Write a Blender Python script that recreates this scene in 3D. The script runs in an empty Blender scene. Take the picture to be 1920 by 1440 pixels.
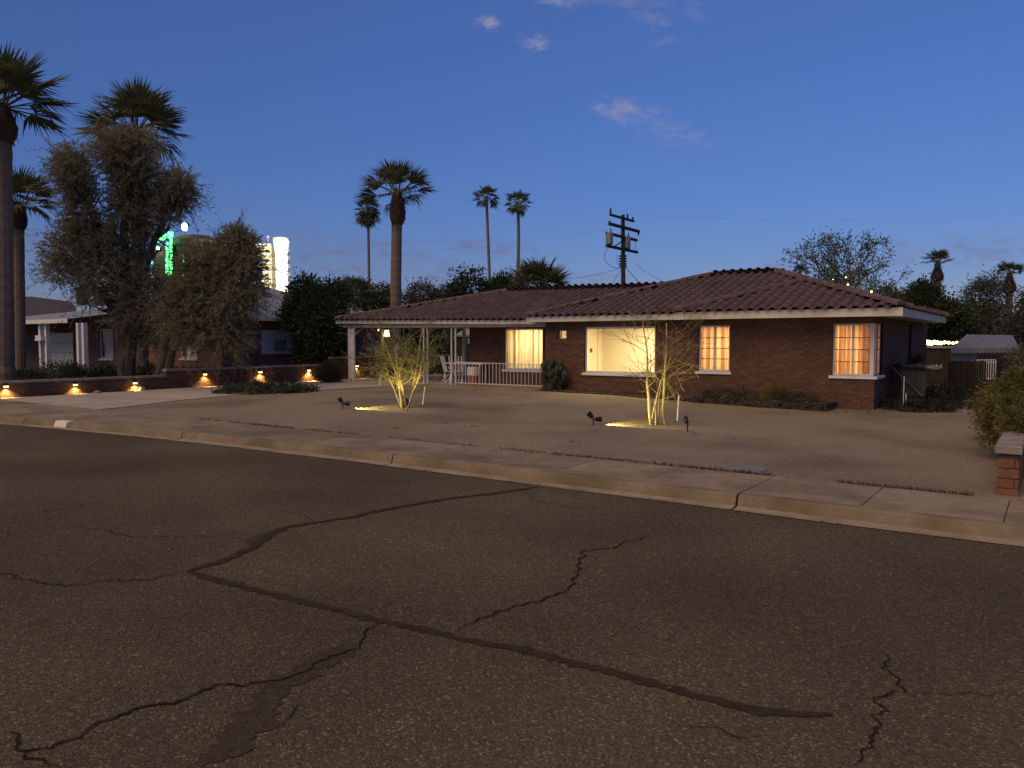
import bpy, math, random
import numpy as np
from mathutils import Vector, Matrix

# ------------------------------------------------------------------ camera, sky, light, exposure
S = bpy.context.scene
COL = S.collection
RNG = np.random.default_rng(7)
random.seed(7)
F = 1450.0                       # focal length in pixels of a 1920 px wide frame
CAM = Vector((3.663, -20.743, 1.72))
YAW = math.radians(35.15)
PITCH = math.atan(80.0 / F)

cam = bpy.data.cameras.new('camera')
cam.sensor_width = 36.0
cam.lens = 36.0 * F / 1920.0
cam.clip_start = 0.1
cam.clip_end = 3000.0
cob = bpy.data.objects.new('camera', cam)
COL.objects.link(cob)
cob.location = CAM
cob.rotation_euler = (math.pi / 2 - PITCH, 0, YAW)
S.camera = cob

FWD = Vector((-math.sin(YAW), math.cos(YAW), 0))
RGT = Vector((math.cos(YAW), math.sin(YAW), 0))
CP, SP = math.cos(PITCH), math.sin(PITCH)


def ray(px, py):
    x = (px - 960) / F
    y = (720 - py) / F
    return RGT * x + FWD * (CP + SP * y) + Vector((0, 0, -SP + CP * y))


def at(px, py, d):               # the point d metres ahead of the camera that shows at this pixel
    r = ray(px, py)
    return CAM + r * (d / r.dot(FWD))


def on_ground(px, py, z=0.0):
    r = ray(px, py)
    return CAM + r * ((z - CAM.z) / r.z)


def on_x(px, py, X):
    r = ray(px, py)
    return CAM + r * ((X - CAM.x) / r.x)


def on_y(px, py, Y):
    r = ray(px, py)
    return CAM + r * ((Y - CAM.y) / r.y)


SUN_EL, SUN_ROT = math.radians(50), math.radians(180)
W = bpy.data.worlds.new('World')
S.world = W
W.use_nodes = True
wn = W.node_tree.nodes
wl = W.node_tree.links
bg = wn['Background']
SKY_STRENGTH = 0.145
CLOUDS = [  # px, py, half width, half height (px), tilt, amount
    (911, 43, 26, 12, 8, .72), (1003, 79, 30, 15, 10, .85), (1160, 203, 54, 21, 10, .6), (1205, 214, 64, 18, 12, .4),
    (1255, 245, 70, 26, 20, .42), (1290, 266, 50, 18, 12, .38), (1050, 2, 50, 14, 5, .5), (1225, 38, 44, 18, 6, .28),
    (1305, 22, 30, 18, 30, .22), (1255, 75, 36, 12, -10, .2), (1180, 2, 90, 12, 4, .25),
    (640, 482, 260, 46, 4, .8), (770, 508, 200, 40, 3, .7), (905, 464, 130, 20, 4, .75),
    (80, 452, 170, 32, 2, .8), (1480, 500, 60, 14, 0, .5), (1800, 470, 170, 30, -4, .5), (1080, 522, 160, 18, 6, .5)]


def wnode(t, **kw):
    n = wn.new(t)
    for k, v in kw.items():
        setattr(n, k, v)
    return n


def wmath(op, a, b=None, c=None):
    n = wnode('ShaderNodeMath', operation=op)
    for i, s in enumerate((a, b, c)):
        if s is None:
            continue
        if isinstance(s, (int, float)):
            n.inputs[i].default_value = s
        else:
            wl.new(s, n.inputs[i])
    return n.outputs[0]


def wdot(sock, v):
    n = wnode('ShaderNodeVectorMath', operation='DOT_PRODUCT')
    wl.new(sock, n.inputs[0])
    n.inputs[1].default_value = v
    return n.outputs['Value']


sky = wnode('ShaderNodeTexSky', sky_type='NISHITA')
sky.sun_disc = False
sky.sun_elevation = math.radians(5.0)      # low sun behind the camera
sky.sun_rotation = SUN_ROT
sky.ozone_density = 4.0
sky.dust_density = 0.0
tc = wnode('ShaderNodeTexCoord')
D = tc.outputs['Generated']
nz = wnode('ShaderNodeTexNoise')
nz.inputs['Scale'].default_value = 38
nz.inputs['Detail'].default_value = 9
nz.inputs['Roughness'].default_value = .66
nz.inputs['Distortion'].default_value = .5
zs = wnode('ShaderNodeMapping')
zs.inputs['Scale'].default_value = (1, 1, 2.2)
wl.new(D, zs.inputs[0])
wl.new(zs.outputs[0], nz.inputs['Vector'])
total = None
low = None
for (px, py, hw, hh, tilt, amt) in CLOUDS:
    d0 = ray(px, py).normalized()
    r0 = RGT.copy()
    u0 = r0.cross(d0).normalized()
    r0 = d0.cross(u0).normalized()
    a = math.radians(tilt)
    ax = (r0 * math.cos(a) - u0 * math.sin(a)) * (F / hw)
    ay = (u0 * math.cos(a) + r0 * math.sin(a)) * (F / hh)
    xx = wdot(D, ax)
    yy = wdot(D, ay)
    q = wmath('ADD', wmath('MULTIPLY', xx, xx), wmath('MULTIPLY', yy, yy))
    q = wmath('ADD', q, wmath('MULTIPLY_ADD', nz.outputs[0], 6.0, -2.7))
    m = wnode('ShaderNodeMapRange', interpolation_type='SMOOTHERSTEP')
    wl.new(q, m.inputs[0])
    m.inputs[1].default_value = 1.8
    m.inputs[2].default_value = -1.3
    m.inputs[3].default_value = 0
    m.inputs[4].default_value = amt
    front = wmath('GREATER_THAN', wdot(D, d0), 0.5)
    v = wmath('MULTIPLY', m.outputs[0], front)
    if py > 440:
        low = v if low is None else wmath('MAXIMUM', low, v)
    else:
        total = v if total is None else wmath('MAXIMUM', total, v)
tint = wnode('ShaderNodeMix', data_type='RGBA', blend_type='MULTIPLY')
tint.inputs[0].default_value = 1.0
tint.inputs[7].default_value = (1.02, .745, 1.03, 1)
wl.new(sky.outputs[0], tint.inputs[6])
mixc = wnode('ShaderNodeMix', data_type='RGBA')
wl.new(total, mixc.inputs[0])
veil = wnode('ShaderNodeMix', data_type='RGBA')
veil.inputs[0].default_value = .34
wl.new(tint.outputs[2], veil.inputs[6])
veil.inputs[7].default_value = (.36, .76, 2.2, 1)
lowm = wnode('ShaderNodeMix', data_type='RGBA')
wl.new(low, lowm.inputs[0])
wl.new(veil.outputs[2], lowm.inputs[6])
lowm.inputs[7].default_value = (.86, .93, 1.72, 1)
wl.new(lowm.outputs[2], mixc.inputs[6])
mixc.inputs[7].default_value = (1.9, 1.75, 2.4, 1)
wl.new(mixc.outputs[2], bg.inputs[0])
bg.inputs[1].default_value = SKY_STRENGTH

sl = bpy.data.lights.new('sun', 'SUN')
sl.energy = 1.65
sl.color = (1.0, .66, .30)
sl.angle = math.radians(52)
so = bpy.data.objects.new('sun', sl)
COL.objects.link(so)
so.rotation_euler = Vector((.10, math.cos(SUN_EL), -math.sin(SUN_EL))).to_track_quat('-Z', 'Y').to_euler()

S.view_settings.view_transform = 'Standard'
S.view_settings.look = 'None'
S.view_settings.exposure = 0.3
S.view_settings.gamma = 1.0
S.view_settings.use_curve_mapping = False
S.cycles.max_bounces = 6
S.cycles.diffuse_bounces = 3
S.cycles.transparent_max_bounces = 16
S.cycles.sample_clamp_indirect = 4.0

# ------------------------------------------------------------------ materials


def new_mat(name):
    m = bpy.data.materials.new(name)
    m.use_nodes = True
    return m, m.node_tree.nodes, m.node_tree.links, m.node_tree.nodes['Principled BSDF']


def pm(name, c1, c2=None, scale=6.0, rough=.8, bump=0.0, bscale=40.0, metal=0.0, c3=None, scale3=1.0, stretch=(1, 1, 1),
       trans=0.0, tint=0.0, spec=.3):
    m, n, l, b = new_mat(name)
    b.inputs['Roughness'].default_value = rough
    b.inputs['Metallic'].default_value = metal
    b.inputs['Specular IOR Level'].default_value = spec
    tcn = n.new('ShaderNodeTexCoord')
    mp = n.new('ShaderNodeMapping')
    mp.inputs['Scale'].default_value = stretch
    l.new(tcn.outputs['Object'], mp.inputs[0])
    col = None
    if c2 is None:
        b.inputs['Base Color'].default_value = (*c1, 1)
    else:
        no = n.new('ShaderNodeTexNoise')
        no.inputs['Scale'].default_value = scale
        no.inputs['Detail'].default_value = 5
        no.inputs['Roughness'].default_value = .65
        l.new(mp.outputs[0], no.inputs['Vector'])
        cr = n.new('ShaderNodeValToRGB')
        cr.color_ramp.elements[0].position = .33
        cr.color_ramp.elements[1].position = .67
        cr.color_ramp.elements[0].color = (*c1, 1)
        cr.color_ramp.elements[1].color = (*c2, 1)
        l.new(no.outputs[0], cr.inputs[0])
        col = cr.outputs[0]
        if c3 is not None:
            n3 = n.new('ShaderNodeTexNoise')
            n3.inputs['Scale'].default_value = scale3
            n3.inputs['Detail'].default_value = 4
            l.new(mp.outputs[0], n3.inputs['Vector'])
            r3 = n.new('ShaderNodeMapRange')
            r3.inputs[1].default_value = .45
            r3.inputs[2].default_value = .72
            l.new(n3.outputs[0], r3.inputs[0])
            mx = n.new('ShaderNodeMix')
            mx.data_type = 'RGBA'
            l.new(r3.outputs[0], mx.inputs[0])
            l.new(col, mx.inputs[6])
            mx.inputs[7].default_value = (*c3, 1)
            col = mx.outputs[2]
        if tint:
            at_ = n.new('ShaderNodeAttribute')
            at_.attribute_name = 'tint'
            oi = n.new('ShaderNodeObjectInfo')
            ad = n.new('ShaderNodeMath')
            ad.operation = 'ADD'
            l.new(at_.outputs['Fac'], ad.inputs[0])
            l.new(oi.outputs['Random'], ad.inputs[1])
            fr = n.new('ShaderNodeMath')
            fr.operation = 'FRACT'
            l.new(ad.outputs[0], fr.inputs[0])
            hs = n.new('ShaderNodeHueSaturation')
            mr = n.new('ShaderNodeMapRange')
            mr.inputs[3].default_value = 1 - tint
            mr.inputs[4].default_value = 1 + tint
            l.new(fr.outputs[0], mr.inputs[0])
            l.new(mr.outputs[0], hs.inputs['Value'])
            l.new(col, hs.inputs['Color'])
            col = hs.outputs[0]
        l.new(col, b.inputs['Base Color'])
    if bump:
        nb = n.new('ShaderNodeTexNoise')
        nb.inputs['Scale'].default_value = bscale
        nb.inputs['Detail'].default_value = 6
        l.new(mp.outputs[0], nb.inputs['Vector'])
        bp = n.new('ShaderNodeBump')
        bp.inputs['Strength'].default_value = bump
        bp.inputs['Distance'].default_value = .02
        l.new(nb.outputs[0], bp.inputs['Height'])
        l.new(bp.outputs[0], b.inputs['Normal'])
    if trans:
        tr = n.new('ShaderNodeBsdfTranslucent')
        if col is not None:
            l.new(col, tr.inputs[0])
        else:
            tr.inputs[0].default_value = (*c1, 1)
        ms = n.new('ShaderNodeMixShader')
        ms.inputs[0].default_value = trans
        l.new(b.outputs[0], ms.inputs[1])
        l.new(tr.outputs[0], ms.inputs[2])
        l.new(ms.outputs[0], n['Material Output'].inputs[0])
    return m


def emit(name, c, s):
    m, n, l, b = new_mat(name)
    b.inputs['Base Color'].default_value = (*c, 1)
    b.inputs['Emission Color'].default_value = (*c, 1)
    b.inputs['Emission Strength'].default_value = s
    return m


def glass(name, refl=.06, tintc=(1, 1, 1)):
    m, n, l, b = new_mat(name)
    t = n.new('ShaderNodeBsdfTransparent')
    t.inputs[0].default_value = (*tintc, 1)
    g = n.new('ShaderNodeBsdfGlossy')
    g.inputs['Roughness'].default_value = .02
    ms = n.new('ShaderNodeMixShader')
    fr = n.new('ShaderNodeFresnel')
    fr.inputs[0].default_value = 1.45
    l.new(fr.outputs[0], ms.inputs[0])
    l.new(t.outputs[0], ms.inputs[1])
    l.new(g.outputs[0], ms.inputs[2])
    l.new(ms.outputs[0], n['Material Output'].inputs[0])
    return m


def asphalt():
    m, n, l, b = new_mat('asphalt')
    tcn = n.new('ShaderNodeTexCoord')
    vo = n.new('ShaderNodeTexVoronoi')
    vo.inputs['Scale'].default_value = 88
    vo.inputs['Randomness'].default_value = 1
    l.new(tcn.outputs['Object'], vo.inputs['Vector'])
    sep = n.new('ShaderNodeSeparateColor')
    l.new(vo.outputs['Color'], sep.inputs[0])
    cr = n.new('ShaderNodeValToRGB')
    e = cr.color_ramp.elements
    e[0].position, e[0].color = 0, (.064, .052, .034, 1)
    e[1].position, e[1].color = 1, (.25, .20, .125, 1)
    for p, c in ((.45, (.094, .075, .047, 1)), (.80, (.115, .092, .056, 1)), (.93, (.155, .124, .076, 1))):
        k = e.new(p)
        k.color = c
    l.new(sep.outputs[0], cr.inputs[0])
    n1 = n.new('ShaderNodeTexNoise')
    n1.inputs['Scale'].default_value = .42
    n1.inputs['Detail'].default_value = 7
    l.new(tcn.outputs['Object'], n1.inputs['Vector'])
    mr = n.new('ShaderNodeMapRange')
    mr.inputs[1].default_value, mr.inputs[2].default_value = .3, .7
    mr.inputs[3].default_value, mr.inputs[4].default_value = .76, 1.24
    l.new(n1.outputs[0], mr.inputs[0])
    mx = n.new('ShaderNodeMix')
    mx.data_type, mx.blend_type = 'RGBA', 'MULTIPLY'
    mx.inputs[0].default_value = 1
    l.new(cr.outputs[0], mx.inputs[6])
    l.new(mr.outputs[0], mx.inputs[7])
    l.new(mx.outputs[2], b.inputs['Base Color'])
    b.inputs['Roughness'].default_value = .95
    b.inputs['Specular IOR Level'].default_value = .08
    n2 = n.new('ShaderNodeTexNoise')
    n2.inputs['Scale'].default_value = 90
    n2.inputs['Detail'].default_value = 4
    l.new(tcn.outputs['Object'], n2.inputs['Vector'])
    ad = n.new('ShaderNodeMath')
    ad.operation = 'SUBTRACT'
    l.new(n2.outputs[0], ad.inputs[0])
    l.new(vo.outputs['Distance'], ad.inputs[1])
    bp = n.new('ShaderNodeBump')
    bp.inputs['Strength'].default_value = .55
    bp.inputs['Distance'].default_value = .012
    l.new(ad.outputs[0], bp.inputs['Height'])
    l.new(bp.outputs[0], b.inputs['Normal'])
    return m


M = dict(
    asphalt=asphalt(),
    tar=pm('tar', (.040, .031, .019), (.060, .047, .030), 9, .95, .5, 60, spec=.05),
    tar_old=pm('tar_old', (.052, .041, .025), (.088, .070, .044), 22, .95, .7, 80, spec=.05),
    crack=pm('crack', (.018, .015, .011), (.034, .028, .02), 20, .97, spec=.02),
    gutter=pm('kerb_concrete', (.185, .148, .092), (.27, .215, .135), 4, .88, .6, 30, c3=(.12, .09, .052), scale3=1.1),
    pan=pm('gutter_concrete', (.26, .215, .15), (.36, .30, .215), 5, .9, .4, 40, c3=(.19, .15, .10), scale3=1.6),
    walk=pm('sidewalk_concrete', (.22, .18, .12), (.30, .25, .17), 5, .88, .4, 45, c3=(.16, .128, .082), scale3=1.3, tint=.13, spec=.1),
    drive=pm('driveway_concrete', (.36, .31, .25), (.46, .40, .335), 1.6, .9, .35, 50, c3=(.30, .25, .22), scale3=.7),
    granite=pm('decomposed_granite', (.172, .138, .09), (.365, .30, .20), 38, .97, .8, 85, c3=(.155, .122, .08), scale3=.38),
    lawn=pm('lawn_grass', (.05, .055, .02), (.11, .10, .045), 14, .95, .9, 60),
    far_ground=pm('far_ground', (.06, .06, .035), (.13, .11, .08), .6, .95),
    pebble=pm('pebble', (.13, .105, .072), (.27, .22, .15), 5, .9, tint=.5),
    brick=pm('brick', (.098, .049, .032), (.15, .076, .05), 9, .88, .4, 60, tint=.22),
    mortar=pm('mortar', (.085, .06, .048), (.115, .085, .068), 12, .92, .3, 60),
    nbrick=pm('neighbour_brick', (.20, .092, .068), (.28, .14, .105), 6, .9, tint=.22),
    cap=pm('wall_cap', (.22, .185, .155), (.32, .275, .235), 5, .9, .3, 40),
    slump=pm('slump_brick', (.17, .075, .042), (.27, .125, .075), 6, .9, .6, 25, tint=.2),
    tile=pm('roof_tile', (.098, .065, .064), (.15, .098, .094), 7, .88, .35, 40, c3=(.082, .062, .066), scale3=2.5, tint=.15),
    deck=pm('roof_deck', (.05, .034, .03), (.08, .055, .048), 8, .95),
    fascia=pm('fascia_paint', (.58, .53, .44), (.68, .63, .54), 3.5, .6, .15, 30, c3=(.42, .37, .29), scale3=1.6),
    soffit=pm('soffit_paint', (.40, .36, .31), (.50, .45, .39), 3, .7),
    white=pm('white_paint', (.64, .62, .60), (.76, .74, .71), 4, .5, .08, 40),
    muntin=pm('muntin_paint', (.13, .11, .10), (.18, .155, .14), 6, .6),
    sash=pm('window_paint', (.60, .57, .54), (.70, .67, .63), 6, .5),
    iron=pm('white_iron', (.52, .50, .48), (.66, .64, .61), 8, .5),
    plaster=pm('room_plaster', (.72, .66, .55), (.78, .72, .60), 1.2, .9),
    floorw=pm('room_floor', (.24, .14, .07), (.32, .19, .10), 5, .5),
    curtain=pm('curtain_peach', (.80, .60, .44), (.86, .68, .50), 3, .9, trans=.62, stretch=(1, 1, .15)),
    sheer=pm('curtain_sheer', (.86, .80, .68), (.90, .85, .74), 3, .9, trans=.66, stretch=(1, 1, .15)),
    glass=glass('window_glass'),
    darkglass=pm('dark_window_glass', (.02, .025, .035), None, rough=.05, spec=.8),
    slate=pm('grey_shingle', (.22, .235, .26), (.31, .33, .36), 10, .9, .4, 30, tint=.12),
    darkroof=pm('dark_shingle', (.05, .045, .045), (.085, .075, .072), 6, .9, .4, 30),
    cream=pm('cream_paint', (.62, .56, .45), (.72, .66, .54), 2, .7),
    black=pm('black_metal', (.012, .012, .014), (.03, .03, .032), 12, .45),
    grey=pm('grey_metal', (.20, .21, .22), (.30, .31, .32), 6, .5, metal=.4),
    awning=pm('awning_metal', (.15, .145, .155), (.20, .195, .205), 5, .6),
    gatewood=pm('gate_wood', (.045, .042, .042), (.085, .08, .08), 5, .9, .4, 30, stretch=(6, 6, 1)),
    shadeleaf=pm('shaded_leaf', (.014, .018, .011), (.03, .036, .02), 4, .9),  # leaf colour lowered to stand for shade where the sun lamp reaches
    palepane=pm('pale_window_blind', (.55, .60, .68), (.66, .70, .76), 3, .5),
    palebluew=pm('pale_panel', (.24, .245, .27), (.31, .315, .34), 4, .7),
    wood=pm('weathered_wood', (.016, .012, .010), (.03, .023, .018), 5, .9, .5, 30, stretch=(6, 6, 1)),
    greywood=pm('grey_wood', (.10, .09, .08), (.17, .155, .14), 5, .9, .4, 30, stretch=(6, 6, 1)),
    pole=pm('pole_wood', (.035, .026, .02), (.07, .052, .04), 4, .9, .4, 20, stretch=(6, 6, .6)),
    palmbark=pm('palm_bark', (.14, .108, .075), (.25, .195, .14), 5, .95, .8, 18, stretch=(1, 1, 5)),
    palmboot=pm('palm_boots', (.06, .034, .022), (.13, .07, .043), 7, .95, .6, 30),
    darkboot=pm('shaded_palm_boots', (.035, .024, .018), (.07, .045, .032), 7, .95, .6, 30),  # darker copy of the boots, colour standing in for lack of light
    palmleaf=pm('palm_leaf', (.085, .10, .042), (.15, .165, .075), 1.3, .75, c3=(.18, .16, .08), scale3=.7, trans=.25),
    palmstem=pm('palm_stem', (.15, .13, .06), (.2, .17, .09), 4, .7),
    thatch=pm('palm_thatch', (.08, .075, .035), (.15, .125, .065), 4, .9),
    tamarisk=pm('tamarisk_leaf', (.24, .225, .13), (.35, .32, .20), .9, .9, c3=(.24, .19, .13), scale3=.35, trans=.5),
    bark=pm('bark', (.06, .045, .033), (.12, .09, .066), 6, .95, .7, 20, stretch=(2, 2, .5)),
    citrus=pm('broad_leaf', (.034, .048, .02), (.078, .095, .04), 2, .5, trans=.25),
    olive=pm('small_leaf', (.06, .068, .042), (.11, .115, .075), 2, .7, trans=.25),
    bushleaf=pm('yellow_leaf', (.11, .098, .022), (.22, .185, .05), 3, .7, c3=(.075, .075, .02), scale3=2, trans=.3),
    shrub=pm('dark_shrub', (.032, .040, .020), (.065, .075, .04), 4, .8, trans=.15),
    cactus=pm('cactus_skin', (.028, .036, .024), (.055, .064, .042), 5, .7, .4, 30),
    dry=pm('dry_plant', (.10, .085, .05), (.17, .145, .09), 6, .95, trans=.2),
    youngbark=pm('young_bark', (.36, .31, .15), (.50, .43, .22), 12, .8, .3, 40),
    dimtwig=pm('dim_twig_bark', (.19, .16, .075), (.28, .235, .12), 12, .85),  # darker than the stem bark so the twigs read as dimly lit
    youngleaf=pm('young_leaf', (.20, .21, .06), (.34, .33, .11), 5, .7, trans=.35),
    soil=pm('soil', (.03, .023, .018), (.06, .046, .034), 14, .95, .8, 40),
    darkstone=pm('dark_stone', (.035, .028, .022), (.075, .06, .046), 5, .95, .6, 25, tint=.3),
    stone=pm('stone', (.16, .135, .11), (.27, .235, .2), 5, .9, .5, 25, tint=.25),
    plate=pm('kerb_paint', (.72, .66, .55), (.80, .74, .62), 9, .7, c3=(.55, .5, .40), scale3=14),
    tower=pm('tower_white', (.80, .78, .72), (.84, .82, .76), 1, .8),
    towertan=pm('tower_tan', (.42, .35, .20), (.48, .40, .24), .3, .8),
    towerdark=pm('tower_dark', (.07, .055, .045), (.10, .08, .065), .4, .8),
    cover=pm('cover_concrete', (.14, .15, .16), (.22, .23, .24), 7, .8, .5, 30),
    orange=pm('orange_plastic', (.26, .06, .028), (.33, .085, .04), 4, .5),
    bluecloth=pm('blue_cloth', (.26, .29, .36), (.34, .37, .44), 5, .9),
    lampglow=emit('lamp_glow', (1.0, .70, .26), 6.0),
    lanternglow=emit('lantern_glow', (1.0, .66, .30), 3.0),
    greenled=emit('green_led', (.10, 1.0, .22), 3.2),
    whiteled=emit('white_led', (1.0, .97, .92), 9.0),
    redled=emit('red_led', (1.0, .25, .2), 1.5),
    stringglow=emit('string_glow', (1.0, .68, .30), 6.0),
    bulb=emit('bulb_glow', (1.0, .80, .30), 2.0),
    switch=pm('switch_plate', (.10, .07, .03), None, rough=.5),
)

# ------------------------------------------------------------------ mesh helpers
OFF = {}


class MB:
    def __init__(self):
        self.v, self.f, self.t = [], [], []

    def add(self, vs, fs, tint=None):
        o = len(self.v)
        self.v += [tuple(p) for p in vs]
        self.f += [tuple(i + o for i in q) for q in fs]
        self.t += [random.random() if tint is None else tint] * len(fs)

    def box(self, x0, x1, y0, y1, z0, z1, tint=None):
        vs = [(x0, y0, z0), (x1, y0, z0), (x1, y1, z0), (x0, y1, z0), (x0, y0, z1), (x1, y0, z1), (x1, y1, z1), (x0, y1, z1)]
        self.add(vs, [(3, 2, 1, 0), (4, 5, 6, 7), (0, 1, 5, 4), (1, 2, 6, 5), (2, 3, 7, 6), (3, 0, 4, 7)], tint)

    def bar(self, p, q, w, h, up=(0, 0, 1)):
        p, q = Vector(p), Vector(q)
        d = (q - p).normalized()
        s = d.cross(Vector(up))
        if s.length < 1e-4:
            s = d.cross(Vector((1, 0, 0)))
        s.normalize()
        t = s.cross(d).normalized()
        s, t = s * w / 2, t * h / 2
        vs = [p - s - t, p + s - t, p + s + t, p - s + t, q - s - t, q + s - t, q + s + t, q - s + t]
        self.add(vs, [(0, 1, 2, 3), (7, 6, 5, 4), (1, 0, 4, 5), (2, 1, 5, 6), (3, 2, 6, 7), (0, 3, 7, 4)])

    def tube(self, pts, rad, seg=6, cap=True):
        pts = [Vector(p) for p in pts]
        n = len(pts)
        rad = [rad] * n if isinstance(rad, (int, float)) else list(rad)
        vs = []
        d0 = (pts[1] - pts[0]).normalized()
        s = d0.orthogonal().normalized()
        for i, p in enumerate(pts):
            d = (pts[min(i + 1, n - 1)] - pts[max(i - 1, 0)])
            d = d.normalized() if d.length > 1e-6 else d0
            s = (s - d * s.dot(d))
            s = s.normalized() if s.length > 1e-5 else d.orthogonal().normalized()
            t = d.cross(s)
            for k in range(seg):
                a = 2 * math.pi * k / seg
                vs.append(p + (s * math.cos(a) + t * math.sin(a)) * rad[i])
        fs = []
        for i in range(n - 1):
            for k in range(seg):
                a, b = i * seg + k, i * seg + (k + 1) % seg
                fs.append((a, b, b + seg, a + seg))
        if cap:
            fs.append(tuple(range(seg - 1, -1, -1)))
            fs.append(tuple((n - 1) * seg + k for k in range(seg)))
        self.add(vs, fs)

    def lathe(self, c, prof, seg=12):     # prof: (r, z)
        c = Vector(c)
        vs, fs = [], []
        for r, z in prof:
            for k in range(seg):
                a = 2 * math.pi * k / seg
                vs.append(c + Vector((r * math.cos(a), r * math.sin(a), z)))
        for i in range(len(prof) - 1):
            for k in range(seg):
                a, b = i * seg + k, i * seg + (k + 1) % seg
                fs.append((a, b, b + seg, a + seg))
        fs.append(tuple(range(seg - 1, -1, -1)))
        fs.append(tuple((len(prof) - 1) * seg + k for k in range(seg)))
        self.add(vs, fs)

    def rock(self, c, r, seed):
        rg = np.random.default_rng(seed)
        c = Vector(c)
        vs, fs = [], []
        for i, (rr, z) in enumerate(((.75, -.3), (1.0, .1), (.7, .55))):
            for k in range(6):
                a = 2 * math.pi * (k + .3 * i) / 6
                j = 1 + rg.uniform(-.25, .25)
                vs.append(c + Vector((rr * math.cos(a) * r[0] * j, rr * math.sin(a) * r[1] * j, z * r[2])))
        vs.append(c + Vector((0, 0, r[2] * .72)))
        for i in range(2):
            for k in range(6):
                a, b = i * 6 + k, i * 6 + (k + 1) % 6
                fs.append((a, b, b + 6, a + 6))
        fs += [(12 + k, 12 + (k + 1) % 6, 18) for k in range(6)]
        self.add(vs, fs)

    def build(self, name, mat, parent=None, smooth=False, kind=None):
        me = mesh_from(name, self.v, self.f, M[mat] if isinstance(mat, str) else mat, OFF.get(parent), self.t, smooth)
        return link(name, me, parent, kind)


def mesh_from(name, v, f, mat, off=None, t=None, smooth=False):
    me = bpy.data.meshes.new(name)
    va = np.asarray(v, dtype=np.float64).reshape(-1, 3)
    if off is not None:
        va = va - np.array(off)
    me.from_pydata(va.tolist(), [], f if isinstance(f, list) else f.tolist())
    if t is not None and len(t) == len(me.polygons):
        a = me.attributes.new('tint', 'FLOAT', 'FACE')
        a.data.foreach_set('value', np.asarray(t, dtype=np.float32))
    if smooth:
        me.polygons.foreach_set('use_smooth', np.ones(len(me.polygons), dtype=bool))
    me.materials.append(mat)
    return me


def link(name, me, parent=None, kind=None):
    o = bpy.data.objects.new(name, me)
    COL.objects.link(o)
    if parent is not None:
        o.parent = parent
        OFF[o] = OFF[parent]
    else:
        OFF[o] = Vector((0, 0, 0))
    if kind:
        o['kind'] = kind
    return o


def piece(name, me, parent, loc, rot=None, scale=None):       # one of many alike pieces, mesh data shared
    o = bpy.data.objects.new(name, me)
    COL.objects.link(o)
    o.parent = parent
    o.location = Vector(loc) - OFF[parent]
    if rot is not None:
        o.rotation_euler = rot
    if scale is not None:
        o.scale = scale
    OFF[o] = OFF[parent]
    return o


def thing(name, label, cat, loc, group=None):
    o = bpy.data.objects.new(name, None)
    o.empty_display_size = .2
    COL.objects.link(o)
    o.location = loc
    OFF[o] = Vector(loc)
    return tag(o, label, cat, group)


def tag(o, label, cat, group=None):
    o['label'] = label
    o['category'] = cat
    if group:
        o['group'] = group
    return o


def struct(o):
    o['kind'] = 'structure'
    return o


def lamp(name, typ, energy, color, loc, parent=None, target=None, **kw):
    li = bpy.data.lights.new(name, typ)
    li.energy = energy
    li.color = color
    for k, v in kw.items():
        setattr(li, k, v)
    o = bpy.data.objects.new(name, li)
    COL.objects.link(o)
    if parent is not None:
        o.parent = parent
        o.location = Vector(loc) - OFF[parent]
    else:
        o.location = loc
    if target is not None:
        o.rotation_euler = (Vector(target) - Vector(loc)).to_track_quat('-Z', 'Y').to_euler()
    return o


# ---- leaves
def leaves(name, parent, mat, P, Dr, L, Wd, kind=None, seed=1):
    rg = np.random.default_rng(seed)
    P = np.asarray(P)
    Dr = np.asarray(Dr)
    Dr = Dr / (np.linalg.norm(Dr, axis=1, keepdims=True) + 1e-9)
    n = len(P)
    L = L * rg.uniform(.7, 1.3, (n, 1))
    Wd = Wd * rg.uniform(.7, 1.3, (n, 1))
    s = np.cross(Dr, rg.normal(size=(n, 3)))
    s /= (np.linalg.norm(s, axis=1, keepdims=True) + 1e-9)
    V = np.empty((n, 4, 3))
    V[:, 0] = P
    V[:, 1] = P + Dr * L * .5 + s * Wd * .5
    V[:, 2] = P + Dr * L
    V[:, 3] = P + Dr * L * .5 - s * Wd * .5
    fs = np.arange(n * 4).reshape(n, 4)
    off = OFF.get(parent)
    me = bpy.data.meshes.new(name)
    V = V.reshape(-1, 3) - (np.array(off) if off is not None else 0)
    me.vertices.add(n * 4)
    me.vertices.foreach_set('co', V.astype(np.float32).ravel())
    me.loops.add(n * 4)
    me.loops.foreach_set('vertex_index', fs.astype(np.int32).ravel())
    me.polygons.add(n)
    me.polygons.foreach_set('loop_start', (np.arange(n) * 4).astype(np.int32))
    me.update(calc_edges=True)
    me.materials.append(M[mat])
    return link(name, me, parent, kind)


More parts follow.
